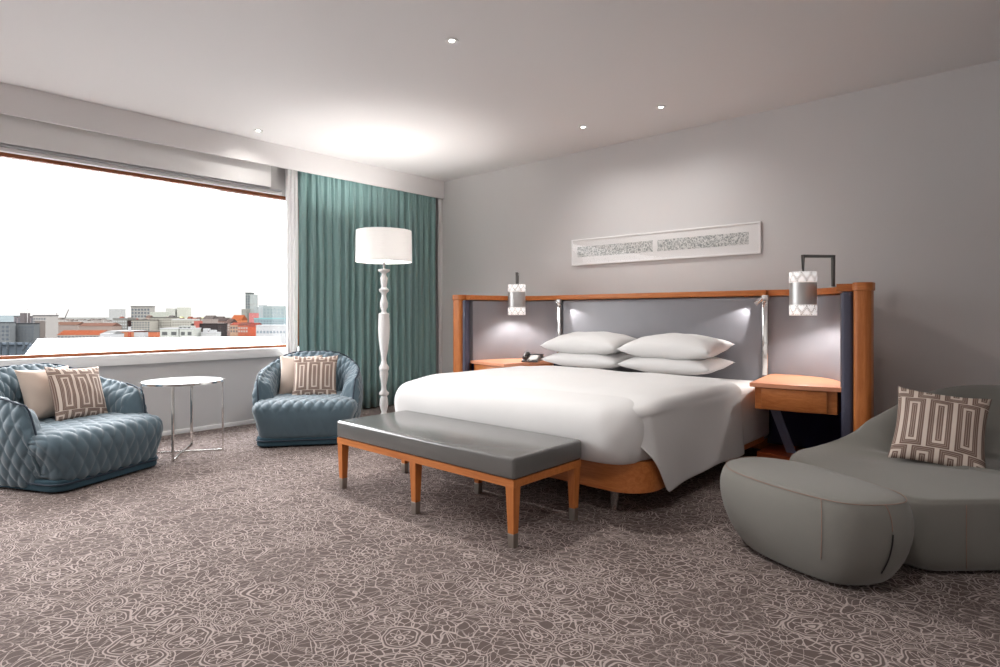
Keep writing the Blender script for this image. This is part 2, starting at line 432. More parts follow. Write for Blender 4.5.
# ------------------------------------------------------------ downlights
def downlight(x, y, label, power, ang=155, visible=True, r=.043):
    t = empty('downlight', (x, y, CH)); tag(t, label, 'ceiling light', 'recessed ceiling spotlights')
    lathe('trim_ring', [(r*.55, -.001), (r*.6, -.004), (r*.95, -.006), (r, -.003), (r, 0)], M['white'], t, 32)
    lathe('baffle', [(r*.56, -.0012), (r*.40, -.0016)], M['steel'], t, 24)
    lathe('bulb', [(0, -.0025), (r*.40, -.002)], M['glow'], t, 24)
    lamp('downlight_lamp', 'SPOT', (x, y, CH-.02), power*2.1, (1, .965, .935), .035, (x, y, 0), ang, 1.0)
    return t
downlight(2.98, -2.66, 'small round recessed ceiling spotlight nearest the camera above the bench', 48)
downlight(.31, -2.61, 'small round recessed ceiling spotlight close to the window above the armchairs', 5)
downlight(3.395, -.683, 'small round recessed ceiling spotlight right of another above the bed pillows', 10)
downlight(2.62, -.675, 'small round recessed ceiling spotlight left of another above the bed pillows', 10)
# added spots outside the view, put in to fill the room with light
for x, y, pw in ((1.6, -4.9, 40), (3.4, -5.4, 8), (5.3, -4.2, 30), (6.3, -6.3, 6), (3.4, -7.2, 14), (1.6, -7.0, 34)):
    downlight(x, y, 'added unseen ceiling spotlight for fill light above the open carpet', pw)

# ------------------------------------------------------------ curtains
def curtain(name, y0, y1, x, n, amp, m, parent, z0=.015, z1=2.72, seed=1, top=1.0):
    rnd = random.Random(seed); K = n*16; P = []
    ph = [rnd.uniform(-.9, .9) for _ in range(n+2)]; am = [rnd.uniform(.55, 1.25) for _ in range(n+2)]
    zs = [z0, .3, .8, 1.3, 1.8, 2.2, 2.45, 2.55, 2.62, z1]
    for i in range(K+1):
        t = i/K; q = t*n; k = int(q); fr = q-k
        a = am[k]*(1-fr)+am[k+1]*fr; p = ph[k]*(1-fr)+ph[k+1]*fr
        row = []
        for z in zs:
            wv = smooth01(2.1, 2.72, z)
            s = 2*abs(sin(pi*q+p*.35))**.62-1
            xx = x+amp*a*s*(1-.25*wv)+amp*.25*sin(5.1*pi*q+z*1.7+p)*(.4+.8*wv)+.006*sin(z*2+p*3)
            yy = y0+(y1-y0)*t+.012*cos(2*pi*q+p)*(1-wv)+.004*sin(z*3+q)
            row.append((xx, yy, z))
        P.append(row)
    me = grid_mesh(name, P); o = link(name, me, m, parent)
    if 'sheer' not in name: sd = o.modifiers.new('thickness', 'SOLIDIFY'); sd.thickness = .003
    return o
CX = -.062
c1 = curtain('teal_curtain', -2.0, -.075, CX, 19, .044, M['curtain'], None, seed=3)
tag(c1, 'teal pleated full-length curtain hanging behind the floor lamp', 'curtain')
c2 = curtain('sheer_curtain', -2.135, -2.005, CX-.005, 3, .022, M['sheer'], None, seed=5)
tag(c2, 'white sheer curtain gathered at the window end of the teal curtain', 'curtain', 'white sheer curtains')
c3 = curtain('sheer_curtain', -.068, -.006, -.022, 2, .012, M['sheer'], None, seed=8)
tag(c3, 'narrow white sheer curtain strip in the room corner right of the teal curtain', 'curtain', 'white sheer curtains')

# ------------------------------------------------------------ picture
pic = empty('framed_picture', (3.0, 0, 1.612)); tag(pic, 'long narrow white framed lace print hung above the headboard', 'picture')
PW, PH, PT = 1.94, .272, .024
bm = bmesh.new(); fw = .016
for a in ((-PW/2, PW/2, 0, fw), (-PW/2, PW/2, PH-fw, PH), (-PW/2, -PW/2+fw, fw, PH-fw), (PW/2-fw, PW/2, fw, PH-fw)):
    add_box(bm, a[0], a[1], -PT, -.002, a[2], a[3], .002, 1)
from_bm('frame', bm, plain('white_frame_paint', (.88, .875, .87), .4), pic)
box('mat_board', -PW/2+fw, PW/2-fw, -.016, -.002, fw, PH-fw, plain('off_white_card', (.84, .835, .83), .8), pic)
box('print', -PW/2+.075, -.028, -.018, -.016, .085, PH-.08, M['art'], pic)
box('print', .022, PW/2-.10, -.018, -.016, .085, PH-.08, M['art'], pic)
box('glass', -PW/2+fw, PW/2-fw, -.021, -.020, fw, PH-fw, M['glass'], pic)

# ------------------------------------------------------------ headboard
HC = 3.12; HZ = 1.29
inner = [(1.0, -.315), (1.10, -.305), (1.23, -.30), (1.36, -.34), (1.48, -.43), (1.57, -.58), (1.62, -.75), (1.645, -.92), (1.65, -1.03)]
outer = [(1.0, -.16), (1.10, -.155), (1.28, -.16), (1.44, -.20), (1.60, -.30), (1.70, -.47), (1.77, -.68), (1.80, -.85), (1.815, -1.0)]
inr = [(v[0], v[1]) for v in catmull([(a, b, 0) for a, b in inner], 6, False)]
otr = [(v[0], v[1]) for v in catmull([(a, b, 0) for a, b in outer], 6, False)]
hb = empty('headboard', (HC, 0, 0)); tag(hb, 'wide curved grey leather headboard framed in cherry wood behind the bed', 'headboard')
def band(s, A, B, z0, z1, name, m, rounded=0, i0=0, i1=None):
    """solid between plan curves A (front) and B (rear), mirrored by s"""
    A = A[i0:i1]; B = B[i0:i1]; P = []
    for a, b_ in zip(A, B):
        r = rounded
        if r:
            d = Vector((b_[0]-a[0], b_[1]-a[1])); d = d.normalized() if d.length else d
            ring = [(a[0]+d.x*r, a[1]+d.y*r, z0)]
            for k in range(1, 6): t = pi/2*k/6; ring.append((a[0]+d.x*r*(1-sin(t)), a[1]+d.y*r*(1-sin(t)), z0+r*(1-cos(t))))
            ring += [(a[0], a[1], z0+r+(z1-z0-2*r)*k/6) for k in range(7)]
            for k in range(1, 6): t = pi/2*k/6; ring.append((a[0]+d.x*r*(1-cos(t)), a[1]+d.y*r*(1-cos(t)), z1-r+r*sin(t)))
            ring += [(a[0]+d.x*r, a[1]+d.y*r, z1), (b_[0], b_[1], z1), (b_[0], b_[1], z0)]
        else: ring = [(a[0], a[1], z0), (a[0], a[1], z1), (b_[0], b_[1], z1), (b_[0], b_[1], z0)]
        P.append([(s*x, y, z) for x, y, z in ring])
    me = grid_mesh(name, P, closed_v=True, cap=True)
    bm = bmesh.new(); bm.from_mesh(me); bpy.data.meshes.remove(me); return from_bm(name, bm, m, hb, smooth=True, ang=40)
def off(A, d):
    out = []
    for i, p in enumerate(A):
        a = A[max(0, i-1)]; b_ = A[min(len(A)-1, i+1)]; t = Vector((b_[0]-a[0], b_[1]-a[1])).normalized()
        out.append((p[0]-t.y*d, p[1]+t.x*d))    # left of travel = rearwards
    return out
NI = len(inr)
for s in (-1, 1):
    band(s, inr, off(inr, .06), .603, HZ-.048, 'side_panel', M['panel'], .02, 0, NI-5)
    band(s, inr, off(inr, .05), .08, .60, 'lower_panel', M['navyd'], .01, 0, NI-6)
    band(s, off(otr, -.028), otr, .0, HZ-.046, 'outer_shell', M['woodv'])
    # navy padded edge on the inside front of the wing
    pw_ = 1.735 if s > 0 else 1.71
    o = box('wing_pad', min(s*1.668, s*pw_), max(s*1.668, s*pw_), -1.035, -.965, .05, HZ-.05, M['navy'], hb, bev=.02 if s > 0 else .012, seg=4)
    # front post with cap
    bm = bmesh.new(); prism(bm, rrect(min(s*(pw_+.002), s*1.835), max(s*(pw_+.002), s*1.835), -1.06, -.94, .035), 0, HZ-.045)
    bevelmod(from_bm('post', bm, M['woodv'], hb, smooth=True, ang=50), .002)
    bm = bmesh.new(); prism(bm, rrect(min(s*(pw_-.003), s*1.842), max(s*(pw_-.003), s*1.842), -1.067, -.93, .04), HZ-.047, HZ+.004)
    bevelmod(from_bm('post_cap', bm, M['wood'], hb, smooth=True, ang=50), .005, 3)
    # rail over the curved section
    band(s, off(inr, -.012)[:NI-2], otr[:NI-2], HZ-.046, HZ, 'top_rail', M['wood'])
box('center_panel', -.985, .985, -.345, -.2, .1, HZ-.05, M['panel'], hb, bev=.03, seg=4)
box('top_rail', -1.0, 1.0, -.355, -.16, HZ-.046, HZ, M['wood'], hb, bev=.003)
box('back_board', -1.0, 1.0, -.2, -.165, .0, HZ-.048, M['woodv'], hb)
for s in (-1, 1):
    bm = bmesh.new(); pts = [(s*1.02, -.26), (s*1.02, -.62), (s*1.30, -.66), (s*1.52, -.60)] + [(s*a, b) for a, b in [(1.56, -.56), (1.47, -.40), (1.35, -.31), (1.2, -.27)]]
    prism(bm, pts, 0.0, .07); bevelmod(from_bm('floor_plinth', bm, wood('dark_cherry', srgb(176, 78, 40), srgb(198, 98, 56)) if s < 0 else bpy.data.materials['dark_cherry'], hb), .004)

# reading light poles (metal strips)
def reading(s, label):
    t = empty('reading_light', (HC+s*1.0, -.36, .62)); tag(t, label, 'reading light', 'headboard reading lights')
    box('pole', -.021, .021, -.014, .014, 0, .62, M['chrome'], t, bev=.004)
    box('top_cap', -.024, .024, -.017, .017, .585, .628, M['steel'], t, bev=.004)
    tube('arm', [(0, -.014, .575), (0, -.045, .585)], .009, M['chrome'], t)
    h = lathe('head', [(0, 0), (.010, 0), (.014, .004), (.016, .05), (.02, .065), (.017, .065), (.013, .05)], M['chrome'], t, 24)
    h.location = (-s*.005, -.055, .60)
    dirv = Vector((-s*.75, -.10, -.62)).normalized()
    h.rotation_euler = dirv.to_track_quat('Z', 'Y').to_euler()
    p = Vector((HC+s*1.0-s*.005, -.415, 1.22))+dirv*.095
    p = Vector((HC+s*.925, -.392, 1.205))
    lamp('reading_lamp', 'SPOT', p, 6.5, (1, .97, .95), .006, p+Vector((-s*.60, .02, -.66)), 58, .5)
    return t
reading(-1, 'slim chrome reading light strip on the headboard left of the pillows')
reading(1, 'slim chrome reading light strip on the headboard right of the pillows')

# sconces on brackets from the rail
def sconce(s, label):
    cxp, cyp = HC+(1.335 if s > 0 else -1.36), -.60
    t = empty('bedside_lamp', (HC+s*1.49, -.43, HZ)); tag(t, label, 'lamp', 'lamps bracketed to the headboard rail')
    dx, dy = cxp-(HC+s*1.49), cyp+.43
    zt, zb = 1.40-HZ, 1.09-HZ; R0 = .089
    zr = .225
    tube('bracket', [(0, 0, 0), (0, 0, zr), (dx, dy, zr), (dx, dy, zt-.05)], .0125, M['darksteel'], t, 4, True)
    lathe('mount_plate', [(0, .008), (.026, .008), (.028, 0)], M['steel'], t, 24)
    bm_prof = [(R0, zb+.075), (R0, zt-.075), (R0-.003, zt-.075), (R0-.003, zb+.075), (R0, zb+.075)]
    lathe('shade', bm_prof, M['steel'], t, 56, (dx, dy, 0))
    for nm, z0, z1 in (('lace_band', zb, zb+.075), ('lace_band', zt-.075, zt)):
        P = [[(dx+(R0+.001)*cos(a), dy+(R0+.001)*sin(a), z) for z in (z0, z1)] for a in [2*pi*k/64 for k in range(65)]]
        up = nm and z1 == zt
        me = grid_mesh(nm, P, uv=lambda i, j, up=up: (i/64, (j if up else 1-j)))
        o = link(nm, me, M['lace'], t); sd = o.modifiers.new('thickness', 'SOLIDIFY'); sd.thickness = .002
    lathe('added_light_baffle', [(.0, -.004), (.066, -.004), (.070, 0), (0, .002)], M['steel'], t, 32, (dx, dy, zt-.055))  # added disc, unseen, that holds back the bulb's upward light
    bm = bmesh.new()
    for k in range(3):
        add_box(bm, -R0+.002, R0-.002, -.003, .003, -.003, .003, mtx=Matrix.Translation((dx, dy, zt-.06)) @ Matrix.Rotation(pi*k/3, 4, 'Z'))
    from_bm('spider', bm, M['steel'], t)
    lathe('bulb', [(0, -.04), (.02, -.03), (.027, 0), (.02, .03), (0, .04)], M['glow'], t, 20, (dx, dy, (zt+zb)/2+.03))
    lamp('bedside_bulb', 'POINT', (cxp, cyp, 1.17), 17, (1, .96, .93), .03)
    return t
sconce(-1, 'small cylindrical metal lamp with lace edges above the nightstand holding the telephone')
sconce(1, 'small cylindrical metal lamp with lace edges above the nightstand beside the sofa')

# nightstands
def nightstand(s, label):
    t = empty('nightstand', (HC+s*1.3, -.65, 0)); tag(t, label, 'nightstand', 'cherry wood nightstands')
    ox, oy = -s*1.3, .65
    pts = [(1.035, -.375)]+[(a, b-.008) for a, b in inr if 1.05 < a and b > -.80]
    fr = [(1.648, -.80), (1.66, -.97), (1.4, -1.03), (1.12, -1.062)]
    pts += fr
    bm = bmesh.new(); prism(bm, [(s*x+ox, y+oy) for x, y in pts], .603, .632)
    bevelmod(from_bm('top', bm, M['woodtop'], t), .003)
    ins = [(1.06, -.40)]+[(a-.012, b-.03) for a, b in inr if 1.09 < a and b > -.78]+[(1.62, -.79), (1.63, -.945), (1.4, -1.0), (1.145, -1.025)]
    bm = bmesh.new(); prism(bm, [(s*x+ox, y+oy) for x, y in ins], .452, .603)
    bevelmod(from_bm('body', bm, M['wood'], t), .002)
    a, b_ = Vector((1.19, -1.024)), Vector((1.575, -.963)); d = (b_-a); L_ = d.length; ang = atan2(d.y, d.x)
    mt = Matrix.Translation((s*a.x+ox, a.y+oy, 0)) @ Matrix.Rotation(ang if s > 0 else pi-ang, 4, 'Z')
    box('drawer', 0, L_, -.008*(1 if s > 0 else -1)-.006, -.008*(1 if s > 0 else -1)+.006, .458, .597, M['wood'], t, bev=.002, mtx=mt)
    p0 = Vector((s*1.13+ox, -.62+oy, .452)); p1 = Vector((s*1.23+ox, -.50+oy, .07))
    bm = bmesh.new(); wv = .034
    for p, q in ((p0, p1),):
        vs = [bm.verts.new(p+Vector((dx, dy, 0))) for dx, dy in ((-wv, -.006), (wv, -.006), (wv, .006), (-wv, .006))]
        ws = [bm.verts.new(q+Vector((dx, dy, 0))) for dx, dy in ((-wv, -.006), (wv, -.006), (wv, .006), (-wv, .006))]
        for i in range(4): bm.faces.new((vs[i], vs[(i+1) % 4], ws[(i+1) % 4], ws[i]))
        bm.faces.new(vs); bm.faces.new(ws[::-1])
    from_bm('strut', bm, plain('slate_metal', srgb(132, 138, 164), .4), t)
    return t
nightstand(-1, 'cherry wood nightstand left of the bed with the telephone on it')
nightstand(1, 'cherry wood nightstand with drawer between the bed and the grey sofa')

# telephone
ph = empty('telephone', (HC-1.12, -.66, .632), math.radians(28)); tag(ph, 'dark desk telephone on the far left nightstand', 'telephone')
bm = bmesh.new(); pts = [(-.10, 0), (.10, 0), (.10, .055), (-.10, .018)]
P0 = [bm.verts.new((-.08, y, z)) for y, z in pts]; P1 = [bm.verts.new((.08, y, z)) for y, z in pts]
for i in range(4): bm.faces.new((P0[i], P0[(i+1) % 4], P1[(i+1) % 4], P1[i]))
bm.faces.new(P0[::-1]); bm.faces.new(P1); bevelmod(from_bm('base', bm, M['phone'], ph), .006, 3)
box('keypad', -.015, .065, -.085, .085, 0, .004, M['keys'], ph, bev=.001, mtx=Matrix.Translation((0, 0, .0385)) @ Matrix.Rotation(atan2(.037, .2), 4, 'X'))
hs = [(-.052, -.095, .035), (-.052, -.08, .055), (-.052, -.03, .068), (-.052, .03, .080), (-.052, .08, .078), (-.052, .1, .066)]
tube('handset', hs, .019, M['phone'], ph, 10)
ph2 = empty('small_box', (HC-1.20, -.49, .632), math.radians(10))
tag(ph2, 'small dark box beside the telephone on the left nightstand', 'box')
box('body', -.07, .07, -.045, .045, 0, .055, M['phone'], ph2, bev=.004); box('lid', -.072, .072, -.047, .047, .055, .064, M['black'], ph2, bev=.003)

# ------------------------------------------------------------ bed
BX0, BX1, BY0, BY1 = 2.155, 4.15, -2.45, -.36
bed = empty('bed', ((BX0+BX1)/2, -1.4, 0)); tag(bed, 'double bed base in cherry wood with white mattress on metal legs', 'bed')
bx, by = -(BX0+BX1)/2, 1.4
bm = bmesh.new()
pts = rrect(BX0+bx, BX1+.015+bx, BY0+.03+by, BY1+by, .20, 14)
prism(bm, pts, .135, .305); bevelmod(from_bm('frame', bm, M['wood'], bed, smooth=True, ang=40), .006, 3)
for x, y in ((3.93, -2.30), (2.30, -2.30), (3.93, -.75), (2.30, -.75)):
    lathe('leg', [(0, 0), (.020, 0), (.022, .01), (.030, .138)], M['chrome'], bed, 24, (x+bx, y+by, 0))
bm = bmesh.new(); prism(bm, rrect(BX0+.03+bx, BX1-.015+bx, BY0+.10+by, BY1+by, .10, 8), .29, .565)
bevelmod(from_bm('mattress', bm, M['sheet'], bed, smooth=True, ang=50), .04, 4)

bm = bmesh.new(); prism(bm, rrect(BX0+.0+bx, BX1+.018+bx, -1.15+by, -.375+by, .06, 8), .15, .575)
bevelmod(from_bm('sheet', bm, M['sheet'], bed, smooth=True, ang=50), .04, 4)
# duvet: tucked foot body + draped sheet
def duvet():
    V, Fc = [], []
    def addgrid(P, closed=False):
        b0 = len(V); nu, nv = len(P), len(P[0])
        for r in P: V.extend(r)
        for i in range(nu-1):
            for j in range(nv if closed else nv-1): Fc.append([b0+i*nv+j, b0+(i+1)*nv+j, b0+(i+1)*nv+(j+1) % nv, b0+i*nv+(j+1) % nv])
    # B body: vertical rings, rounded plan
    x0, x1, y0, y1 = BX0-.005, BX1-.005, BY0-.095, -.98
    def ringB(ins, z, k=0):
        r = max(.02, .17-ins*.4); pts = rrect(x0+ins, x1-ins, y0+ins, y1-ins*.2, r, 12); out = []
        m_ = len(pts); dense = []
        for i in range(m_):
            a, b_ = pts[i], pts[(i+1) % m_]; dist = sqrt((a[0]-b_[0])**2+(a[1]-b_[1])**2); n_ = 10 if dist > .5 else 1
            for q in range(n_): dense.append((a[0]+(b_[0]-a[0])*q/n_, a[1]+(b_[1]-a[1])*q/n_))
        for (x, y) in dense:
            wr = .006*sin(x*9+z*14)+.004*sin(x*23-z*30+y*20)
            dz = -.012*sin((x-x0)/(x1-x0)*pi)*0
            out.append((x, y+(wr if y < y0+.1 else 0), z))
        return out
    prof = [(.10, .300), (.055, .295), (.035, .305), (.012, .34), (-.004, .40), (-.006, .46), (.0, .51), (.016, .552), (.04, .585), (.08, .607), (.14, .618), (.22, .622), (.35, .624), (.55, .625), (.75, .625)]
    addgrid([ringB(i_, z_) for i_, z_ in prof], True)
    # A drape
    YH, YF = -.98, -2.48; NR = 60; P = []
    HX = (BX1-BX0)/2; CXc = (BX0+BX1)/2
    for i in range(NR+1):
        y = YH+(YF-YH)*i/NR; row = []
        fo = smooth01(-2.0, -2.46, y); sub = -.03*smooth01(-2.1, -2.38, y)-.05*smooth01(-2.36, -2.48, y)
        headr = -.030*smooth01(-1.05, -.98, y); ci = .11*smooth01(-2.30, -2.50, y)
        # bottom of hang
        zb = .128+.010*sin(y*7)
        if y < -2.20: zb = .128+(.37)*((-2.20-y)/.275)**.95
        side = []
        n1 = 14
        fz = smooth01(-2.30, -2.47, y); fl = (.012+.022*smooth01(-1.9, -2.30, y))*(1-fz)
        for k in range(n1+1):        # hang from bottom to start of corner
            t = k/n1; zc = .55-.06*smooth01(-2.34, -2.48, y); z = zb+(zc-zb)*t if zb < zc else zc
            x = HX+.016*(1-fz)-ci*(t+(1-t)*fz)+fl*(1-t)*1.3+.008*sin(y*11+z*5)*(1-t)+.006*sin(y*3.3)
            side.append((x, z))
        for k in range(1, 8):        # rounded corner
            a = pi/2*k/8; side.append((HX-.05-ci+(.066+.004*sin(y*5))*cos(a), zc+(.628+sub+headr-zc)*sin(a)))
        top = []
        for k in range(1, 40):
            t = k/40; x = (HX-.05-ci)*(1-2*t); q = abs(x)/(HX)
            z = .628+.020*(1-q**4)*(1-fo)+sub+headr+.004*sin(x*6+y*2.3)+.003*sin(x*13-y*9)
            top.append((x, z))
        row = [(CXc+x, y, z) for x, z in side]+[(CXc+x, y, z) for x, z in top]+[(CXc-min(x, HX+.012), y, z) for x, z in side[::-1]]
        P.append(row)
    # thickness: inner layer
    addgrid(P)
    me = bpy.data.meshes.new('duvet'); me.from_pydata(V, [], Fc); me.validate(); me.update()
    bm = bmesh.new(); bm.from_mesh(me); bmesh.ops.recalc_face_normals(bm, faces=bm.faces); bm.to_mesh(me); bm.free()
    o = link('duvet', me, M['linen']); sd = o.modifiers.new('thickness', 'SOLIDIFY'); sd.thickness = .012; sd.offset = -1
    ss = o.modifiers.new('soft', 'SUBSURF'); ss.levels = 1; ss.render_levels = 1
    return o
tag(duvet(), 'white duvet spread over the bed, side corner hanging in a flap', 'duvet')

def pillow_mesh(name, w, h, t, n=26, seed=0, corner=.06, sharp=.55, wr=.006):
    rnd = random.Random(seed); a, b_, c_ = (rnd.uniform(0, 6) for _ in range(3)); V = []; Fc = []; UV = []
    def pt(i, j, s):
        u, v = -1+2*i/n, -1+2*j/n
        e = 1-corner*(1-u*u*0)*0
        px = u*w/2*(1-corner*(1-v*v)**1.0*abs(u)**2); py = v*h/2*(1-corner*(1-u*u)**1.0*abs(v)**2)
        d = max(0, (1-u**2)*(1-v**2)); z = s*t/2*d**sharp
        z += s*wr*sin(u*7+a+v*3)*sin(v*6+b_)*d**.5*1.0
        return (px, py, z)
    idx = {}
    for s in (1, -1):
        for i in range(n+1):
            for j in range(n+1):
                if s == -1 and (i in (0, n) or j in (0, n)): idx[(s, i, j)] = idx[(1, i, j)]; continue
                idx[(s, i, j)] = len(V); V.append(pt(i, j, s))
    me = bpy.data.meshes.new(name)
    for s in (1, -1):
        for i in range(n):
            for j in range(n):
                q = [(i, j), (i+1, j), (i+1, j+1), (i, j+1)]
                if s == -1: q = q[::-1]
                Fc.append([idx[(s, *k)] for k in q]); UV += [(k[0]/n, k[1]/n) for k in q]
    me.from_pydata(V, [], Fc); ul = me.uv_layers.new(name='UVMap')
    for k, q in enumerate(UV): ul.data[k].uv = q
    me.update(); return me
def place(o, center, right, up):
    r = Vector(right).normalized(); u = Vector(up); u = (u-r*u.dot(r)).normalized(); n_ = r.cross(u)
    m_ = Matrix((r, u, n_)).transposed().to_4x4(); m_.translation = Vector(center); o.matrix_world = m_
# bed pillows: x along the bed width, nearly flat, tilted up toward the head
def bed_pillow(x, y, z, w, h, t, tilt, yaw, label, seed):
    me = pillow_mesh('bed_pillow', w, h, t, 26, seed, .06, .43, .007)
    o = link('bed_pillow', me, M['linen']); tag(o, label, 'pillow', 'white pillows on the bed')
    place(o, (x, y, z), (cos(yaw), sin(yaw), .0), (-sin(yaw)*cos(tilt), cos(tilt)*cos(yaw), sin(tilt))); return o
bed_pillow(2.68, -.63, .695, .79, .50, .165, .06, .01, 'white bed pillow at the bottom of the left stack', 1)
bed_pillow(3.50, -.65, .695, .80, .50, .165, .06, -.02, 'white bed pillow at the bottom of the right stack', 2)
bed_pillow(2.665, -.62, .830,   .79, .50, .21, .10, .02, 'white bed pillow on top of the left stack', 3)
bed_pillow(3.495, -.64, .830, .80, .50, .21, .10, -.01, 'white bed pillow on top of the right stack', 4)

# ------------------------------------------------------------ bench
bn = empty('bench', (3.15, -2.845, 0)); tag(bn, 'long charcoal leather bench with cherry legs at the foot of the bed', 'bench')
hx, hy = .735, .275
bm = bmesh.new()
n1, n2 = 48, 20
box('cushion', -hx-.004, hx+.004, -hy-.004, hy+.012, .322, .428, M['bench'], bn, bev=.017, seg=4)
bm = bmesh.new()
for a in ((-hx, hx, -hy, -hy+.028), (-hx, hx, hy-.028, hy), (-hx, -hx+.028, -hy+.028, hy-.028), (hx-.028, hx, -hy+.028, hy-.028), (-hx+.02, hx-.02, -hy+.02, hy-.02)):
    zz = (.286, .322) if a[0] != -hx+.02 else (.31, .322)
    add_box(bm, a[0], a[1], a[2], a[3], *zz)
from_bm('rail', bm, M['wood'], bn)
def bench_leg(x, y):
    def ring(w, z, ix, iy): return [(x+ix*(0)+dx*w/2, y+dy*w/2, z) for dx, dy in ((-1, -1), (1, -1), (1, 1), (-1, 1))]
    P = [ring(.036, .065, 0, 0), ring(.052, .30, 0, 0)]
    o = link('leg', grid_mesh('leg', P, closed_v=True, cap=True), M['woodv'], bn, smooth=False); bevelmod(o, .002)
    P = [ring(.034, 0, 0, 0), ring(.038, .066, 0, 0)]
    bevelmod(link('leg_tip', grid_mesh('leg_tip', P, closed_v=True, cap=True), M['nickel'], o, smooth=False), .001)
for x in (-hx+.027, 0, hx-.027):
    for y in (-hy+.027, hy-.027): bench_leg(x, y)

# ------------------------------------------------------------ floor lamp
fl = empty('floor_lamp', (.805, -1.545, 0)); tag(fl, 'tall white turned floor lamp with a white drum shade in front of the curtain', 'floor lamp')
# (radius, v pixel) along the stem, D = 6.0 m
def zz(v): return 1.1-(v-314)*6.0/594
prof = [(0, 0.0), (.15, 0), (.155, .012), (.15, .03), (.10, .045), (.06, .06), (.045, .075)]
for r_, v_ in ((2.5,412),(3.8,409),(4.8,404),(4.2,399),(3.2,396),(5.0,394.5),(5.2,392.5),(2.8,390),(2.6,386),(3.6,380),(4.8,374),(4.4,371),(5.4,369.5),(5.4,367),(3.4,364),(2.5,360),(2.8,357),(4.2,350),(5.8,338),(6.3,328),(5.9,319),(5.6,316),(5.8,315),(5.6,313.5),(2.8,312.5),(2.6,310),(4.2,307),(4.4,303),(3.2,299),(2.4,296),(2.8,293.5),(5.4,291),(5.6,289.5),(3.2,288),(2.8,286),(3.6,282),(4.0,278),(2.6,275.5),(2.4,273.5),(5.8,271.5),(6.4,270.5),(6.4,269.5),(2.0,269)):
    prof.append((r_*6.0/594*.92, zz(v_)))
prof.append((0, zz(268)))
lathe('stem', prof, M['lampw'], fl, 40, sharp=60)
lathe('socket', [(0, zz(268)), (.012, zz(268)), (.012, zz(252)), (.018, zz(251)), (.018, zz(246)), (0, zz(245))], M['chrome'], fl, 16)
S0, S1, SR = zz(262.3), zz(231.0), .280
lathe('shade', [(SR, S0), (SR-.004, S1), (SR-.006, S1), (SR-.002, S0), (SR, S0)], M['shade'], fl, 72)
lathe('diffuser', [(SR-.006, S0+.012), (0, S0+.010)], M['shade'], fl, 48)
lathe('finial', [(0, S0-.012), (.010, S0-.008), (.014, S0), (.005, S0+.01)], M['chrome'], fl, 16)
lathe('bulb', [(0, zz(247)), (.03, zz(243)), (.034, zz(240)), (.02, zz(237)), (0, zz(236))], M['glow'], fl, 20)
lamp('floor_lamp_bulb', 'POINT', (.805, -1.545, (S0+S1)/2-.03), 48, (1, .97, .94), .09)

# ------------------------------------------------------------ side table
tb = empty('side_table', (.665, -3.40, 0)); tag(tb, 'round white topped chrome side table between the two armchairs', 'table')
TZ = .572; TR = .30
lathe('top', [(0, TZ-.008), (TR-.012, TZ-.008), (TR-.012, TZ), (TR-.016, TZ+.002), (0, TZ+.002)], M['tabletop'], tb, 64)
lathe('rim', [(TR-.012, TZ-.014), (TR, TZ-.014), (TR, TZ+.002), (TR-.012, TZ+.002), (TR-.012, TZ-.014)], M['chrome'], tb, 64)
a0 = atan2(-.29, .45)
for k in range(4):
    a = a0+k*pi/2; x, y = (TR-.008)*cos(a), (TR-.008)*sin(a)
    box('leg', -.009, .009, -.006, .006, .0, TZ-.012, M['chrome'], tb, bev=.001, mtx=Matrix.Translation((x, y, 0)) @ Matrix.Rotation(a+pi/2, 4, 'Z'))
for k in range(2):
    a = a0+k*pi/2
    box('crossbar', -TR+.01, TR-.01, -.006, .006, .004+.0*k, .016+.0*k, M['chrome'], tb, bev=.001, mtx=Matrix.Rotation(a, 4, 'Z'))

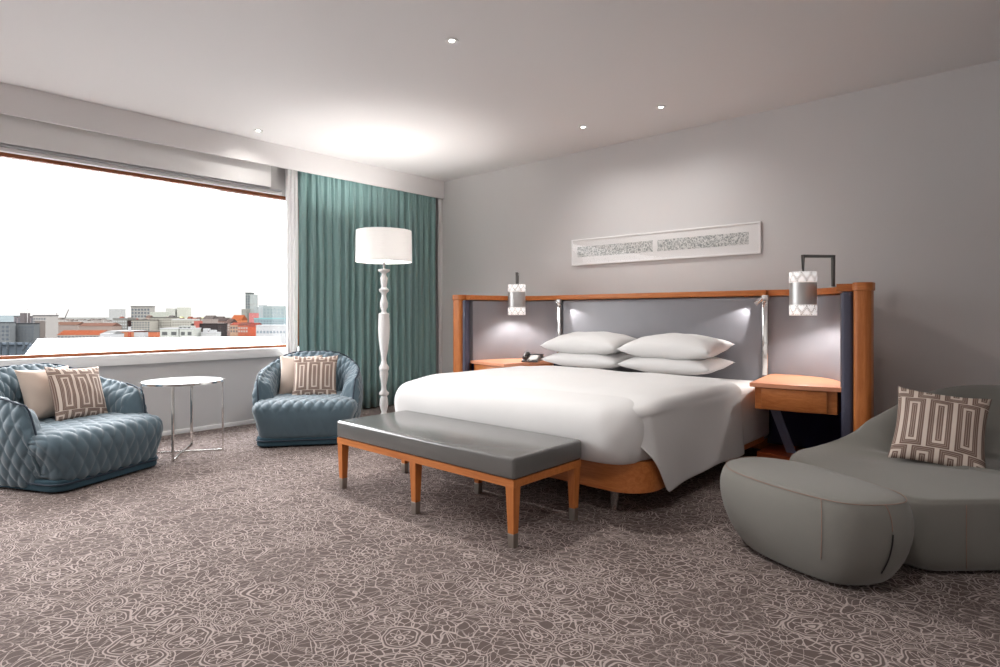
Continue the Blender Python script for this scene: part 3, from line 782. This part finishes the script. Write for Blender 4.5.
# ------------------------------------------------------------ armchairs
def resample(pts, n):
    d = [0]
    for a, b_ in zip(pts, pts[1:]): d.append(d[-1]+(Vector(b_)-Vector(a)).length)
    out = []; k = 0
    for i in range(n+1):
        s = d[-1]*i/n
        while k < len(d)-2 and d[k+1] < s: k += 1
        t = (s-d[k])/max(1e-9, d[k+1]-d[k]); out.append(Vector(pts[k]).lerp(Vector(pts[k+1]), t))
    return out, d[-1]
def quilt(u, v, pw=.092, ph=.155):
    a = u/pw+v/ph; b_ = u/pw-v/ph
    return (abs(sin(pi*a))*abs(sin(pi*b_)))**.42
def shell_mesh():
    NT, NS = 300, 150; rows = []; path = []
    for i in range(801):
        t = -1+2*i/800; ph_ = t*math.radians(128)
        ex = .72; x = .462*math.copysign(abs(sin(ph_))**ex, sin(ph_)); y = .43*math.copysign(abs(cos(ph_))**ex, cos(ph_))
        path.append((x, y, 0))
    path, LT = resample(path, NT)
    for i, p in enumerate(path):
        t = -1+2*i/NT; a = path[max(0, i-1)]; b_ = path[min(NT, i+1)]; tg = (b_-a).normalized(); nrm = Vector((-tg.y, tg.x, 0))
        if nrm.dot(p) < 0: nrm = -nrm
        at = abs(t)
        h = .735-.14*smooth01(.06, .66, at)-.06*smooth01(.60, .88, at)-.33*smooth01(.84, 1.0, at)**1.3
        th = .115+.02*smooth01(.3, .8, at)
        k = 1.0 if at < .93 else sqrt(max(.02, 1-((at-.93)/.07)**2))
        bow = .05*(1-smooth01(.7, 1, at))
        pr = [(-.055, .035), (-.028, .12), (.0, .25), (.012, .40), (.006, h*.72+.05), (-.006, h-.035), (-.016, h-.008), (-.034, h), (-.058, h-.012), (-th*.85, h-.06), (-th-.012, h-.14), (-th-.01, h*.62), (-th+.01, .30), (-th+.02, .20)]
        # keep monotone heights when the arm is low
        pr2 = []
        for j, (r_, z_) in enumerate(pr):
            lim = h-.02*abs(j-7)
            if j != 7: z_ = min(z_, max(.04, lim-.004*abs(j-7)))
            pr2.append((r_, z_))
        mid = -th*.45
        pr2 = [(mid+(r_-mid)*k, z_) for r_, z_ in pr2]
        cv = catmull([(r_, z_, 0) for r_, z_ in pr2], 8, False); cv, LS = resample([tuple(c) for c in cv], NS)
        row = []
        for j, c in enumerate(cv):
            s = LS*j/NS; r_, z_ = c.x, c.y
            c0, c1 = cv[max(0, j-1)], cv[min(NS, j+1)]; d = (c1-c0); n2 = Vector((-d.y, d.x)); n2 = n2.normalized() if n2.length > 1e-9 else Vector((0, 0))
            # outward-facing normal: for rising outer side n points outward (+r)
            q = quilt(LT*i/NT-LT/2, s-.02, .085, .15)*.014*k
            if abs(s-.66) < .0: q = 0
            r2 = r_-n2.x*0+(-n2.x)*(-1)*0
            rr = r_+(d.y/max(1e-9, d.length))*q; z2 = z_-(d.x/max(1e-9, d.length))*q
            w = p+nrm*rr; row.append((w.x, w.y, max(.03, z2)))
        rows.append(row)
    return grid_mesh('shell', rows, cap=False), path
def rim_pts(off_=.0):
    pts = []
    for i in range(0, 121):
        t = -1+2*i/120; ph_ = t*math.radians(128); ex = .72
        x = .462*math.copysign(abs(sin(ph_))**ex, sin(ph_)); y = .43*math.copysign(abs(cos(ph_))**ex, cos(ph_)); pts.append(Vector((x, y, 0)))
    out = []
    for i, p in enumerate(pts):
        t = -1+2*i/120; at = abs(t); a = pts[max(0, i-1)]; b_ = pts[min(120, i+1)]; tg = (b_-a).normalized(); nrm = Vector((-tg.y, tg.x, 0))
        if nrm.dot(p) < 0: nrm = -nrm
        h = .735-.14*smooth01(.06, .66, at)-.06*smooth01(.60, .88, at)-.33*smooth01(.84, 1.0, at)**1.3
        th = .115+.02*smooth01(.3, .8, at); md = -th*.45; k = 1.0 if at < .93 else sqrt(max(.02, 1-((at-.93)/.07)**2))
        out.append(p+nrm*(md+(-.014-md)*k)+Vector((0, 0, h+.004)))
    e0, e1 = out[0], out[-1]
    pre = [Vector((e0.x, e0.y-.004, z)) for z in (.05, .12, .2, .28)]; post = [Vector((e1.x, e1.y-.004, z)) for z in (.28, .2, .12, .05)]
    return pre+out+post
def seat_mesh(qf):
    """superellipse-capped sweep across x of a puffy profile (y,z)"""
    prof = [(.22, .10), (.0, .085), (-.25, .075), (-.38, .068), (-.415, .072), (-.432, .095), (-.445, .16), (-.455, .24), (-.450, .295), (-.432, .332), (-.395, .356), (-.34, .368), (-.2, .372), (0, .37), (.15, .365), (.24, .355), (.27, .3), (.26, .2)]
    pc = catmull([(a, b, 0) for a, b in prof], 8, True); pc.append(pc[0]); NS = 230; pc, LS = resample([tuple(p) for p in pc], NS)
    cy_, cz_ = -.09, .23; NT = 210; raw = []
    for i in range(2001):
        ta = -pi/2+pi*i/2000; s, c = sin(ta), cos(ta); raw.append((.425*math.copysign(abs(s)**.28, s), .42*max(0, c)**.28, 0))
    rp, LT = resample(raw, NT); rows = []
    for i, q in enumerate(rp):
        x = q.x; sc = max(.0, q.y/.42); row = []
        for j in range(NS):
            p = pc[j]; ex = x*(.93+.10*smooth01(.1, .33, p.y))
            y = cy_+(p.x-cy_)*sc; z = cz_+(p.y-cz_)*sc
            q0, q1 = pc[j-1 if j > 0 else NS-1], pc[j+1]; d = (q1-q0); ny, nz = -d.y, d.x
            # outward normal of CW profile
            n_ = Vector((ny, nz)); n_ = n_.normalized() if n_.length > 0 else n_
            if n_.dot(Vector((p.x-cy_, p.y-cz_))) < 0: n_ = -n_
            amt = .015*quilt(LT*i/NT-LT/2, LS*j/NS-.03, .086, .18)*min(1, sc*1.3)
            if qf < 1: amt *= qf+(1-qf)*smooth01(.27, .33, p.y)
            endf = 1-smooth01(.55, 1.0, sc)
            ex += math.copysign(1, x)*amt*endf
            row.append((ex, y+n_.x*amt*(1-endf), z+n_.y*amt*(1-endf)))
        rows.append(row)
    return grid_mesh('seat_cushion', rows, closed_v=True)
SHELL, _ = shell_mesh()
def armchair(loc, rz, label, qf):
    t = empty('armchair', loc, rz); t.scale = (.955, 1, 1); tag(t, label, 'armchair', 'quilted teal tub armchairs')
    o = link('shell', SHELL if SHELL.users == 0 else SHELL, M['velvet'], t)
    sd = o.modifiers.new('thickness', 'SOLIDIFY'); sd.thickness = .004
    link('seat_cushion', seat_mesh(qf), M['velvet'], t)
    tube('piping', rim_pts(), .0065, M['piping'], t, 8)
    bm = bmesh.new(); prism(bm, rrect(-.40, .40, -.425, .30, .10, 8), .012, .085)
    bevelmod(from_bm('base', bm, M['plinth'], t, smooth=True, ang=50), .01, 3)
    # piping round the base
    tube('base_piping', [(x, y, .058) for x, y in rrect(-.404, .404, -.429, .30, .10, 8)], .006, M['piping'], t, 6, closed=True)
    for sx_ in (-1, 1):
        for sy_ in (-.32, .2): lathe('foot', [(0, 0), (.02, 0), (.022, .014), (0, .014)], M['black'], t, 12, (sx_*.32, sy_, 0))
    return t
A2 = (.855, -2.40, 0); A2r = math.radians(53.1); A1 = (.76, -4.175, 0); A1r = math.radians(115.2)
armchair(A1, A1r, 'quilted teal velvet tub armchair at the left edge beside the round table', 1.0)
armchair(A2, A2r, 'quilted teal velvet tub armchair in front of the teal curtain', .12)

def throw(mname, base, rz, lx, ly, lz, w, tilt, roll, label, m, seed, t=.15, group='throw cushions'):
    """local chair coordinates: back is +y; cushion face looks to -y; tilt leans the top back"""
    me = pillow_mesh(mname, w, w, t, 26, seed, .09, .55, .005); o = link(mname, me, m); tag(o, label, 'cushion', group)
    R_ = Matrix.Rotation(rz, 3, 'Z'); right = R_ @ (Matrix.Rotation(0, 3, 'Z') @ Vector((cos(roll), 0, sin(roll)))); up = R_ @ Vector((-sin(roll), sin(tilt), cos(tilt)))
    c = Vector(base)+R_ @ Vector((lx, ly, lz)); place(o, c, right, up); return o
throw('throw_cushion', A1, A1r, .01, .19, .55, .37, .34, .0, 'plain beige throw cushion on the left edge armchair', M['beige'], 11, .13)
throw('throw_cushion', A1, A1r, .12, .06, .54, .40, .38, -.08, 'brown and cream key pattern throw cushion on the left edge armchair', M['key'], 12, .13)
throw('throw_cushion', A2, A2r, -.10, .16, .535, .38, .30, .0, 'plain beige throw cushion on the armchair by the curtain', M['beige'], 13, .13)
throw('throw_cushion', A2, A2r, .04, .05, .53, .40, .34, .0, 'cream and brown key pattern throw cushion on the armchair by the curtain', M['key'], 14, .13)

# ------------------------------------------------------------ pouf
def blob(name, m, parent, ctr, plan, prof, top, n=8, crest=None, inner_=None):
    pass
pf = empty('pouf', (4.965, -2.335, 0)); tag(pf, 'low oval grey green upholstered pouf in front of the sofa', 'pouf')
plan = [(4.53, -2.27), (4.61, -2.43), (4.80, -2.55), (5.00, -2.625), (5.16, -2.64), (5.27, -2.565), (5.335, -2.45), (5.30, -2.335), (5.20, -2.25), (5.05, -2.155), (4.84, -2.05), (4.66, -2.05), (4.56, -2.13)]
pc = [Vector((a-4.97, b+2.36, 0)) for a, b in plan]; pl = catmull(pc, 8, True)
def pring(s, z, dx=0): return [((p.x*s+dx), p.y*s, z) for p in pl]
rp = [(.0, 0), (.60, 0), (.72, .012), (.80, .035), (.90, .09), (.985, .16), (1.03, .235), (1.025, .30), (.985, .345), (.94, .364), (.88, .371), (.70, .376), (.4, .378), (0, .378)]
me = grid_mesh('body', [pring(max(s, .001), z) for s, z in rp], closed_v=True)
o = link('body', me, M['felt'], pf); o.modifiers.new('s', 'SUBSURF').render_levels = 1; o.modifiers['s'].levels = 1
N_ = len(pl)
tube('seam', [(p.x*.955, p.y*.955, .363) for p in pl], .0014, M['seam'], pf, 6, closed=True)
def vseam(idx, z0, z1, name, m, r, ko=1.004):
    p = pl[idx % N_]; pts = []
    sc_ = [(s, z) for s, z in rp if .04 <= z <= .372 and s > .7]
    cv = catmull([(s, z, 0) for s, z in sc_], 6, False)
    for c in cv:
        if z0 <= c.y <= z1: pts.append((p.x*c.x*ko, p.y*c.x*ko, c.y))
    return tube(name, pts, r, m, pf, 6)
vseam(27, .12, .362, 'seam', M['seam'], .0014); vseam(41, .26, .362, 'seam', M['seam'], .0014); vseam(41, .02, .26, 'zip', M['zip'], .003, 1.008)

# ------------------------------------------------------------ sofa
sf = empty('sofa', (5.45, -1.5, 0)); tag(sf, 'rounded grey green upholstered lounge sofa at the right edge', 'sofa')
bp = [(4.64, -1.56, .325), (4.72, -1.78, .33), (4.90, -1.98, .335), (5.12, -2.15, .34), (5.32, -2.22, .34), (5.48, -2.10, .342), (5.62, -1.97, .342), (5.85, -1.84, .342), (6.15, -1.70, .342), (6.42, -1.50, .36),
      (6.50, -1.20, .45), (6.35, -.90, .56), (6.05, -.74, .63), (5.75, -.70, .69), (5.50, -.74, .70), (5.30, -.88, .68), (5.13, -1.06, .615), (4.97, -1.22, .51), (4.82, -1.32, .41), (4.69, -1.41, .345)]
bl = catmull([(x-5.45, y+1.5, z) for x, y, z in bp], 8, True)
def wb(p):  # how much this boundary point belongs to the back
    return smooth01(.36, .50, p.z)
rows = []
for s in [1.0]:
    pass
def ring_side(s, zf):
    out = []
    for p in bl:
        out.append((p.x*s, p.y*s, p.z*zf))
    return out
for s, zf in ((.001, 0), (.80, 0), (.87, .02), (.93, .09), (.975, .22), (1.0, .42), (1.01, .62), (1.0, .80), (.985, .90)):
    rows.append(ring_side(s, zf))
SEATZ = .322
def inner_ring(r):
    out = []
    for p in bl:
        b_ = wb(p); topz = p.z
        # rim rounding
        zr = topz*(.90+.10*smooth01(.985, .955, r)) if True else topz
        zs = SEATZ+(p.z-.335)*.4*(1-b_)+.012*(1-r)
        tt = max(0, min(1, (r-.60)/.36)); f = tt*(2-tt)*.75+.25*tt*tt*(3-2*tt)
        zback = SEATZ+(topz-SEATZ)*f
        rim = 1-.10*smooth01(.94, .985, r)
        z = (zs*(1-b_)+max(zback, SEATZ)*b_)
        if r > .94: z = z*(1-smooth01(.94, .985, r))+topz*.9*smooth01(.94, .985, r)
        out.append((p.x*r, p.y*r, z))
    return out
for r in (.97, .95, .925, .89, .84, .78, .72, .65, .58, .5, .42, .3, .15, .001): rows.append(inner_ring(r))
me = grid_mesh('body', rows, closed_v=True)
o = link('body', me, M['felt'], sf); q = o.modifiers.new('s', 'SUBSURF'); q.levels = 1; q.render_levels = 2
nb = len(bl)
def sseam(idx, lo, hi):
    p = bl[idx]; pts = [(p.x*s*1.004, p.y*s*1.004, p.z*zf) for s, zf in ((.93, .09), (.975, .22), (1.0, .42), (1.01, .62), (1.0, .80), (.985, .90)) if lo <= zf <= hi]
    tube('seam', pts, .0014, M['seam'], sf, 6)
sseam(40, .05, .95)
me = pillow_mesh('throw_cushion', .41, .44, .14, 26, 21, .09, .55, .005); o = link('throw_cushion', me, M['key'])
tag(o, 'large cream and brown key pattern throw cushion leaning on the sofa', 'cushion', 'throw cushions')
BL, BR, TLc, TRc = Vector((5.11, -1.58, .345)), Vector((5.47, -1.455, .32)), Vector((5.13, -1.30, .70)), Vector((5.505, -1.17, .69))
place(o, (BL+BR+TLc+TRc)/4+Vector((.015, .0, -.012)), (.375, .035, -.035), (.05, .28, .37))

# ------------------------------------------------------------ city beyond the window
CAMP = Vector((5.69, -5.22)); FW = Vector((-.66906, .74321)); RT = Vector((.74321, .66906))
def far(u, D): q = CAMP+FW*D+RT*((u-500)/594*D); return q
def zfar(v, D): return 1.1-(v-314)*D/594
GZ = -22.0
bm = bmesh.new(); add_box(bm, -4000, -60, -2500, 4000, GZ-.5, GZ)
struct(from_bm('ground', bm, plain('river_and_quay', (.12, .125, .13), .6, .1, .01)))
cm = {}
def rmat(rgb):        # roof colours darkened so the bright sky does not wash them out
    return cmat(tuple(int(c*.72) if c < 200 or rgb[2] < 150 else c for c in rgb))
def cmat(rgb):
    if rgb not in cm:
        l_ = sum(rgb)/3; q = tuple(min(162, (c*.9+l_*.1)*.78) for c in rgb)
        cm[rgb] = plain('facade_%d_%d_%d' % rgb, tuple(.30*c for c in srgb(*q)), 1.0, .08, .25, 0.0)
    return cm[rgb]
def bldg(name, u0, u1, vt, D, rgb, label, cat='building', deep=14, roof=None, grid=None, vb=None, winrgb=(96, 104, 112), gable=None, zb=None, into=None):
    a = far(u0, D); b_ = far(u1, D); wd = (b_-a).length; mid = (a+b_)/2; z1 = zfar(vt, D); z0 = GZ if zb is None else zfar(zb, D)
    if into is None:
        t = empty(name, (mid.x, mid.y, z0), math.radians(41.994)); tag(t, label, cat, 'buildings across the river')
    else:       # a part of another thing: its own block, in the parent's frame
        d_ = Vector((mid.x, mid.y, z0))-into.location; off_ = Vector((d_.x*RT.x+d_.y*RT.y, d_.x*FW.x+d_.y*FW.y, d_.z)); t = None
    h = z1-z0; bm = bmesh.new(); add_box(bm, -wd/2, wd/2, 0, deep, 0, h); wl = from_bm('wall' if into is None else name, bm, cmat(rgb), t if into is None else into)
    if into is not None: wl.location = off_; t = wl
    px = D/594
    if gable:
        bm = bmesh.new(); gh = gable*px; e_ = .3*px
        v = [bm.verts.new(p) for p in ((-wd/2-e_, -e_, h), (wd/2+e_, -e_, h), (wd/2+e_, deep+e_, h), (-wd/2-e_, deep+e_, h), (-wd/2-e_, deep/2, h+gh), (wd/2+e_, deep/2, h+gh))]
        for f in ((0, 1, 5, 4), (2, 3, 4, 5), (1, 2, 5), (3, 0, 4), (0, 3, 2, 1)): bm.faces.new([v[k] for k in f])
        from_bm('roof', bm, rmat(roof), t)
    elif roof:
        bm = bmesh.new(); add_box(bm, -wd/2-.2*px, wd/2+.2*px, -.3*px, deep+.2*px, h, h+.9*px); from_bm('roof', bm, rmat(roof), t)
    if grid:
        nx, nz, v0, v1 = grid; zt = zfar(v0, D)-z0; zl = zfar(v1, D)-z0; cw = wd/nx; chh = (zt-zl)/nz; pro = None
        for i in range(nx):
            for j in range(nz):
                x = -wd/2+cw*(i+.5); z = zl+chh*(j+.5)
                if pro is None:
                    bm = bmesh.new(); add_box(bm, -cw*.28, cw*.28, -.12*px, .05*px, -chh*.28, chh*.28); pro = from_bm('window', bm, cmat(winrgb), t); w_ = pro
                else:
                    w_ = pro.copy(); COL.objects.link(w_); w_.parent = t
                w_.location = (x, 0, z)
    return t
# very far: distance haze is put into the pale colours
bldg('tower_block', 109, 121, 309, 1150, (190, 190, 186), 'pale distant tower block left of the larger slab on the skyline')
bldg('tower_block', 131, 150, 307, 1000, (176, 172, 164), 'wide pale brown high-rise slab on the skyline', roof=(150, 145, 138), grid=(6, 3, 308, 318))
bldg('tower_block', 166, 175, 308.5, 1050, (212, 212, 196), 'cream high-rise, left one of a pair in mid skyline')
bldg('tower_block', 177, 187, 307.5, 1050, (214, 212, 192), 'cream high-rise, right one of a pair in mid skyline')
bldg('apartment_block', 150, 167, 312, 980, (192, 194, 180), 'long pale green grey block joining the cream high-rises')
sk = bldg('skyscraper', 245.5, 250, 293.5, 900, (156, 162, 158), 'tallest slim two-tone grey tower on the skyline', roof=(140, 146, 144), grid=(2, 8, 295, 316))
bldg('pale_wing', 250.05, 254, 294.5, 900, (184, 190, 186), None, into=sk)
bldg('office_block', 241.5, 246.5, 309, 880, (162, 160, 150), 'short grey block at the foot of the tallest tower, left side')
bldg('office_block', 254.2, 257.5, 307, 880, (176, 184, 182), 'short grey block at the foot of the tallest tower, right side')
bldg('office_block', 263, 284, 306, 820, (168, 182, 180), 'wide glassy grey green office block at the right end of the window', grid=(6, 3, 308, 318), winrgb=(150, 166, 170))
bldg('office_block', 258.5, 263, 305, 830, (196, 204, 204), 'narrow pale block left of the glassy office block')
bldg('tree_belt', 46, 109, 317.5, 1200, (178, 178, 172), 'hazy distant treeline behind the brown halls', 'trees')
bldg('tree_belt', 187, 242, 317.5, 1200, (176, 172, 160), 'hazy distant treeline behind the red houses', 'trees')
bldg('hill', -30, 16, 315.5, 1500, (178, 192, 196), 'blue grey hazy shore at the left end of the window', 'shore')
# middle distance
bldg('apartment_block', 14, 34, 317, 520, (148, 138, 140), 'mauve grey flats rising behind the dark waterside flats', roof=(120, 112, 114), grid=(6, 3, 318, 324))
bldg('stair_tower', 20, 24.5, 313, 505, (120, 112, 112), 'small dark roof tower on top of the mauve grey flats', 'roof tower', deep=6)
bldg('apartment_block', 33, 46, 316, 500, (186, 180, 174), 'pale flats with rows of small windows right of the mauve flats', roof=(120, 112, 114), grid=(5, 6, 317.5, 334))
bldg('apartment_block', -12, 9.5, 323, 400, (128, 132, 134), 'dark grey flats at the very left edge of the window', deep=5, roof=(100, 104, 108), grid=(5, 4, 325, 341))
bldg('apartment_block', 11, 34, 324, 408, (112, 116, 118), 'dark grey flats with window grid near the left end of the window', deep=5, roof=(90, 94, 98), grid=(7, 5, 325.5, 341))
bldg('apartment_block', 34.8, 40, 321, 416, (132, 122, 116), 'narrow brown end bay beside the dark grey flats', deep=5)
bldg('warehouse', 46, 77, 325, 560, (176, 158, 148), 'long pinkish brown warehouse with reddish roof', roof=(158, 116, 98), gable=3)
bldg('warehouse', 79, 112, 326, 540, (172, 150, 138), 'long brown warehouse with dull red roof', roof=(164, 118, 100), gable=3)
bldg('shed_row', 57, 100, 335, 420, (190, 180, 168), 'low waterside sheds under a bright orange roof', roof=(206, 108, 72), gable=4.5, grid=(12, 1, 335.5, 338.5))
bldg('boathouse', 100, 111, 334, 400, (222, 222, 218), 'small white boathouse right of the orange roofed sheds', roof=(196, 196, 194), gable=2.5)
bldg('terrace_row', 113, 127, 319, 560, (158, 156, 148), 'grey terrace with white gables left of the funnel', roof=(196, 194, 188), grid=(6, 4, 320, 332), winrgb=(216, 214, 208))
bldg('terrace_row', 128, 150, 320.5, 560, (188, 182, 168), 'beige terrace behind the red and black funnel', roof=(150, 146, 136), grid=(8, 4, 321.5, 331))
bldg('terrace_row', 150.6, 171.6, 318, 575, (190, 186, 172), 'beige stepped terrace behind the left half of the ferry', roof=(160, 156, 146), grid=(9, 4, 319, 329), winrgb=(146, 140, 130))
bldg('terrace_row', 172, 192, 320, 555, (198, 194, 180), 'beige stepped terrace behind the right half of the ferry', roof=(214, 212, 204), grid=(8, 3, 321, 329), winrgb=(146, 140, 130))
bldg('waterfront_shop', 110, 134, 331.5, 420, (206, 128, 92), 'low orange waterfront building left of the funnel', roof=(220, 216, 208))
bldg('waterfront_shop', 144, 158, 332, 425, (214, 120, 84), 'low orange waterfront building right of the funnel', roof=(160, 146, 140))
bldg('warehouse', 191.5, 218, 324.5, 410, (66, 60, 60), 'black flat-roofed waterside hall', roof=(88, 80, 78))
bldg('roof_cabin', 194, 199, 321, 409, (196, 108, 96), 'small red cabin standing above the black hall', 'cabin', deep=5)
bldg('brick_house', 218, 224.5, 321, 470, (148, 118, 108), 'dark brick house right of the black hall', roof=(112, 96, 92), gable=3, grid=(3, 3, 322, 331), winrgb=(210, 200, 192))
bldg('brick_house', 224.5, 230, 323, 460, (164, 136, 126), 'lighter brick house right of the dark brick house', roof=(128, 100, 92), gable=4, grid=(2, 3, 324, 331), winrgb=(214, 204, 196))
bldg('brick_house', 203, 212, 318.5, 620, (166, 152, 144), 'grey brown house behind the black hall, left one', roof=(132, 120, 114), gable=3)
bldg('brick_house', 212, 221, 319.5, 640, (176, 160, 150), 'grey brown house behind the black hall, right one', roof=(120, 108, 104), gable=3)
bldg('gabled_house', 231, 241, 320, 560, (214, 128, 84), 'tall orange gabled house left of the tallest tower', roof=(222, 118, 70), gable=5)
bldg('town_house', 230, 238, 325, 450, (220, 170, 140), 'peach coloured low house under the orange gabled house', roof=(198, 92, 70), gable=2.5, grid=(3, 2, 326, 333))
bldg('town_house', 238, 248, 325.5, 445, (210, 110, 78), 'vermilion low house below the tallest tower', roof=(150, 92, 80), gable=3, grid=(4, 2, 326.5, 333), winrgb=(228, 214, 204))
bldg('town_house', 248, 256, 326.5, 430, (224, 100, 70), 'brightest red orange low house beside the long white hall', roof=(180, 80, 66), gable=3.5)
bldg('town_house', 249, 254, 313, 700, (222, 130, 126), 'pink flat-fronted house right in front of the tallest tower')
bldg('glass_hall', 254, 284, 319, 640, (158, 176, 180), 'long blue grey glazed building below the glassy office block', roof=(190, 200, 202), grid=(10, 2, 320, 325), winrgb=(126, 146, 154))
bldg('white_hall', 256, 286, 326, 400, (224, 228, 228), 'long white waterside hall at the right end of the window', roof=(238, 240, 240), grid=(9, 1, 330, 334), winrgb=(136, 150, 160))
rnd = random.Random(11)
hs_ = []
for k in range(26):
    u_ = 114+k*4.6+rnd.uniform(-1, 1)
    c_ = rnd.choice([(188, 168, 156), (200, 196, 188), (170, 140, 128), (206, 150, 122), (176, 172, 164), (150, 132, 124)])
    c2 = rnd.choice([(150, 120, 108), (190, 100, 78), (128, 122, 118), (206, 204, 198)])
    bldg('small_house', u_, u_+rnd.uniform(2.6, 4.0), rnd.uniform(317.5, 321.5), 690+rnd.uniform(0, 160), c_, 'small distant house among the roofs behind the waterfront', deep=8, roof=c2, gable=rnd.uniform(.8, 2.2), grid=(2, 1, 322.2, 323.6) if k % 2 else None)
for k in range(12):
    u_ = 47+k*5.2+rnd.uniform(-1, 1)
    bldg('small_house', u_, u_+rnd.uniform(3, 4.6), rnd.uniform(319, 321.5), 760+rnd.uniform(0, 120), rnd.choice([(188, 180, 172), (176, 164, 156), (196, 190, 184)]), 'small hazy house above the brown warehouses', deep=8, roof=(160, 146, 138), gable=rnd.uniform(.6, 1.6))
# ferry and steamer on the river
WD = 330
fe = bldg('ferry', 160, 178.5, 329, WD, (206, 208, 198), 'white ferry with big square windows and a small wheelhouse on the river', 'ferry', deep=9, roof=(226, 228, 220), grid=(2, 1, 330.5, 336.5), winrgb=(104, 106, 104), zb=338.6)
bldg('deckhouse', 179.5, 193, 329, WD, (206, 208, 198), None, deep=9, roof=(226, 228, 220), grid=(2, 1, 330.5, 336.5), winrgb=(104, 106, 104), zb=338.2, into=fe)
bldg('wheelhouse', 178.5, 191, 325.8, WD+2, (196, 198, 190), None, deep=5, grid=(3, 1, 326.5, 328.5), winrgb=(90, 92, 92), zb=328.2, into=fe)
tg = bldg('tug_boat', 201, 216, 333, 335, (214, 212, 204), 'white flat tug boat with two cabins in front of the black hall', 'boat', deep=6, roof=(236, 234, 228), zb=337.6)
bldg('cabin', 203, 208, 328.5, 337, (220, 218, 212), None, deep=3, zb=332.2, into=tg)
bldg('cabin', 209.5, 214.5, 330, 337, (226, 224, 216), None, deep=3, zb=332.2, into=tg)
stb = bldg('steam_boat', 125, 150, 337.5, 330, (88, 84, 82), 'dark steam boat with white cabin and tall red, white and black funnel', 'boat', deep=7, zb=339.2)
bldg('cabin', 134, 144, 332, 332, (224, 222, 216), None, deep=4, roof=(136, 76, 60), zb=337.4, into=stb)
bldg('moored_yacht', 98, 111, 336.5, 325, (228, 230, 228), 'white yacht moored left of the steam boat', 'boat', deep=5, zb=339.6)
bldg('canopy', 100, 110, 333.6, 327, (216, 220, 220), 'white canopy above the moored yacht', 'canopy', deep=4, zb=334.6)
p = far(129.5, 331)
px = 331/594
d_ = Vector((p.x, p.y, zfar(337.6, 331)))-stb.location; fo_ = (d_.x*RT.x+d_.y*RT.y, d_.x*FW.x+d_.y*FW.y, d_.z)
fn = lathe('funnel', [(0, 0), (1.5*px, 0), (1.4*px, 6*px)], cmat((190, 90, 66)), stb, 16); fn.location = fo_
lathe('white_band', [(1.4*px, 6*px), (1.35*px, 11*px)], cmat((228, 222, 214)), fn, 16)
lathe('black_top', [(1.35*px, 11*px), (1.5*px, 12*px), (1.5*px, 17*px), (0, 17*px)], cmat((60, 44, 42)), fn, 16)
# crane
p = far(64.5, 600); px = 600/594
crn = empty('crane', (p.x, p.y, GZ), math.radians(41.994)); tag(crn, 'thin slanted harbour crane jib above the brown warehouse', 'crane')
h0 = zfar(319, 600)-GZ
tube('mast', [(0, 0, 0), (0, 0, h0)], .35*px, cmat((150, 140, 136)), crn, 6); tube('jib', [(0, 0, h0), (4.2*px, 0, h0+9.5*px)], .4*px, cmat((140, 132, 128)), crn, 6)
p = far(56.8, 600); ms = empty('radio_mast', (p.x, p.y, GZ)); tag(ms, 'thin upright mast left of the crane jib', 'mast'); tube('pole', [(0, 0, 0), (0, 0, zfar(313, 600)-GZ)], .35*px, cmat((160, 152, 148)), ms, 6)
p = far(27.5, 500); ms = empty('radio_mast', (p.x, p.y, GZ)); tag(ms, 'hairline antenna on the mauve grey flats', 'mast'); tube('pole', [(0, 0, 0), (0, 0, zfar(308, 500)-GZ)], .25, cmat((190, 186, 184)), ms, 6)
# white flat roof below the window
RZ = -2.0
def onroof(u, v): D = (1.1-RZ)*594/(v-314); return far(u, D)
rf = [onroof(38, 338.6), onroof(280, 336.6), onroof(281, 352), onroof(300, 400), onroof(-60, 430), onroof(24, 356)]
bm = bmesh.new(); prism(bm, [(p_.x, p_.y) for p_ in rf], RZ-6, RZ)
o = from_bm('flat_roof', bm, plain('white_roofing', (.93, .93, .93), .9, .01)); tag(o, 'broad white flat roof just below the window', 'roof')
# jetty at the far left
D = 300
jt = empty('jetty', (*far(10, D), GZ), math.radians(41.994)); tag(jt, 'grey floating jetty with posts at the left end of the river', 'jetty')
px = D/594; zb_ = zfar(350, D)-GZ
bm = bmesh.new(); add_box(bm, -18*px, 15*px, 0, 4, zfar(344.5, D)-GZ, zfar(343, D)-GZ); add_box(bm, -18*px, 14*px, 2, 8, 0, zfar(345, D)-GZ); from_bm('deck', bm, cmat((110, 122, 134)), jt)
for x in (-9, -2, 6, 14):
    bm = bmesh.new(); add_box(bm, x*px, (x+1)*px, -1, 0, 0, zfar(342, D)-GZ); from_bm('post', bm, cmat((90, 100, 108)), jt)
tube('gangway', [(14*px, -1, zfar(351, D)-GZ), (25*px, -1, zfar(338, D)-GZ)], .35*px, cmat((80, 84, 88)), jt, 6)
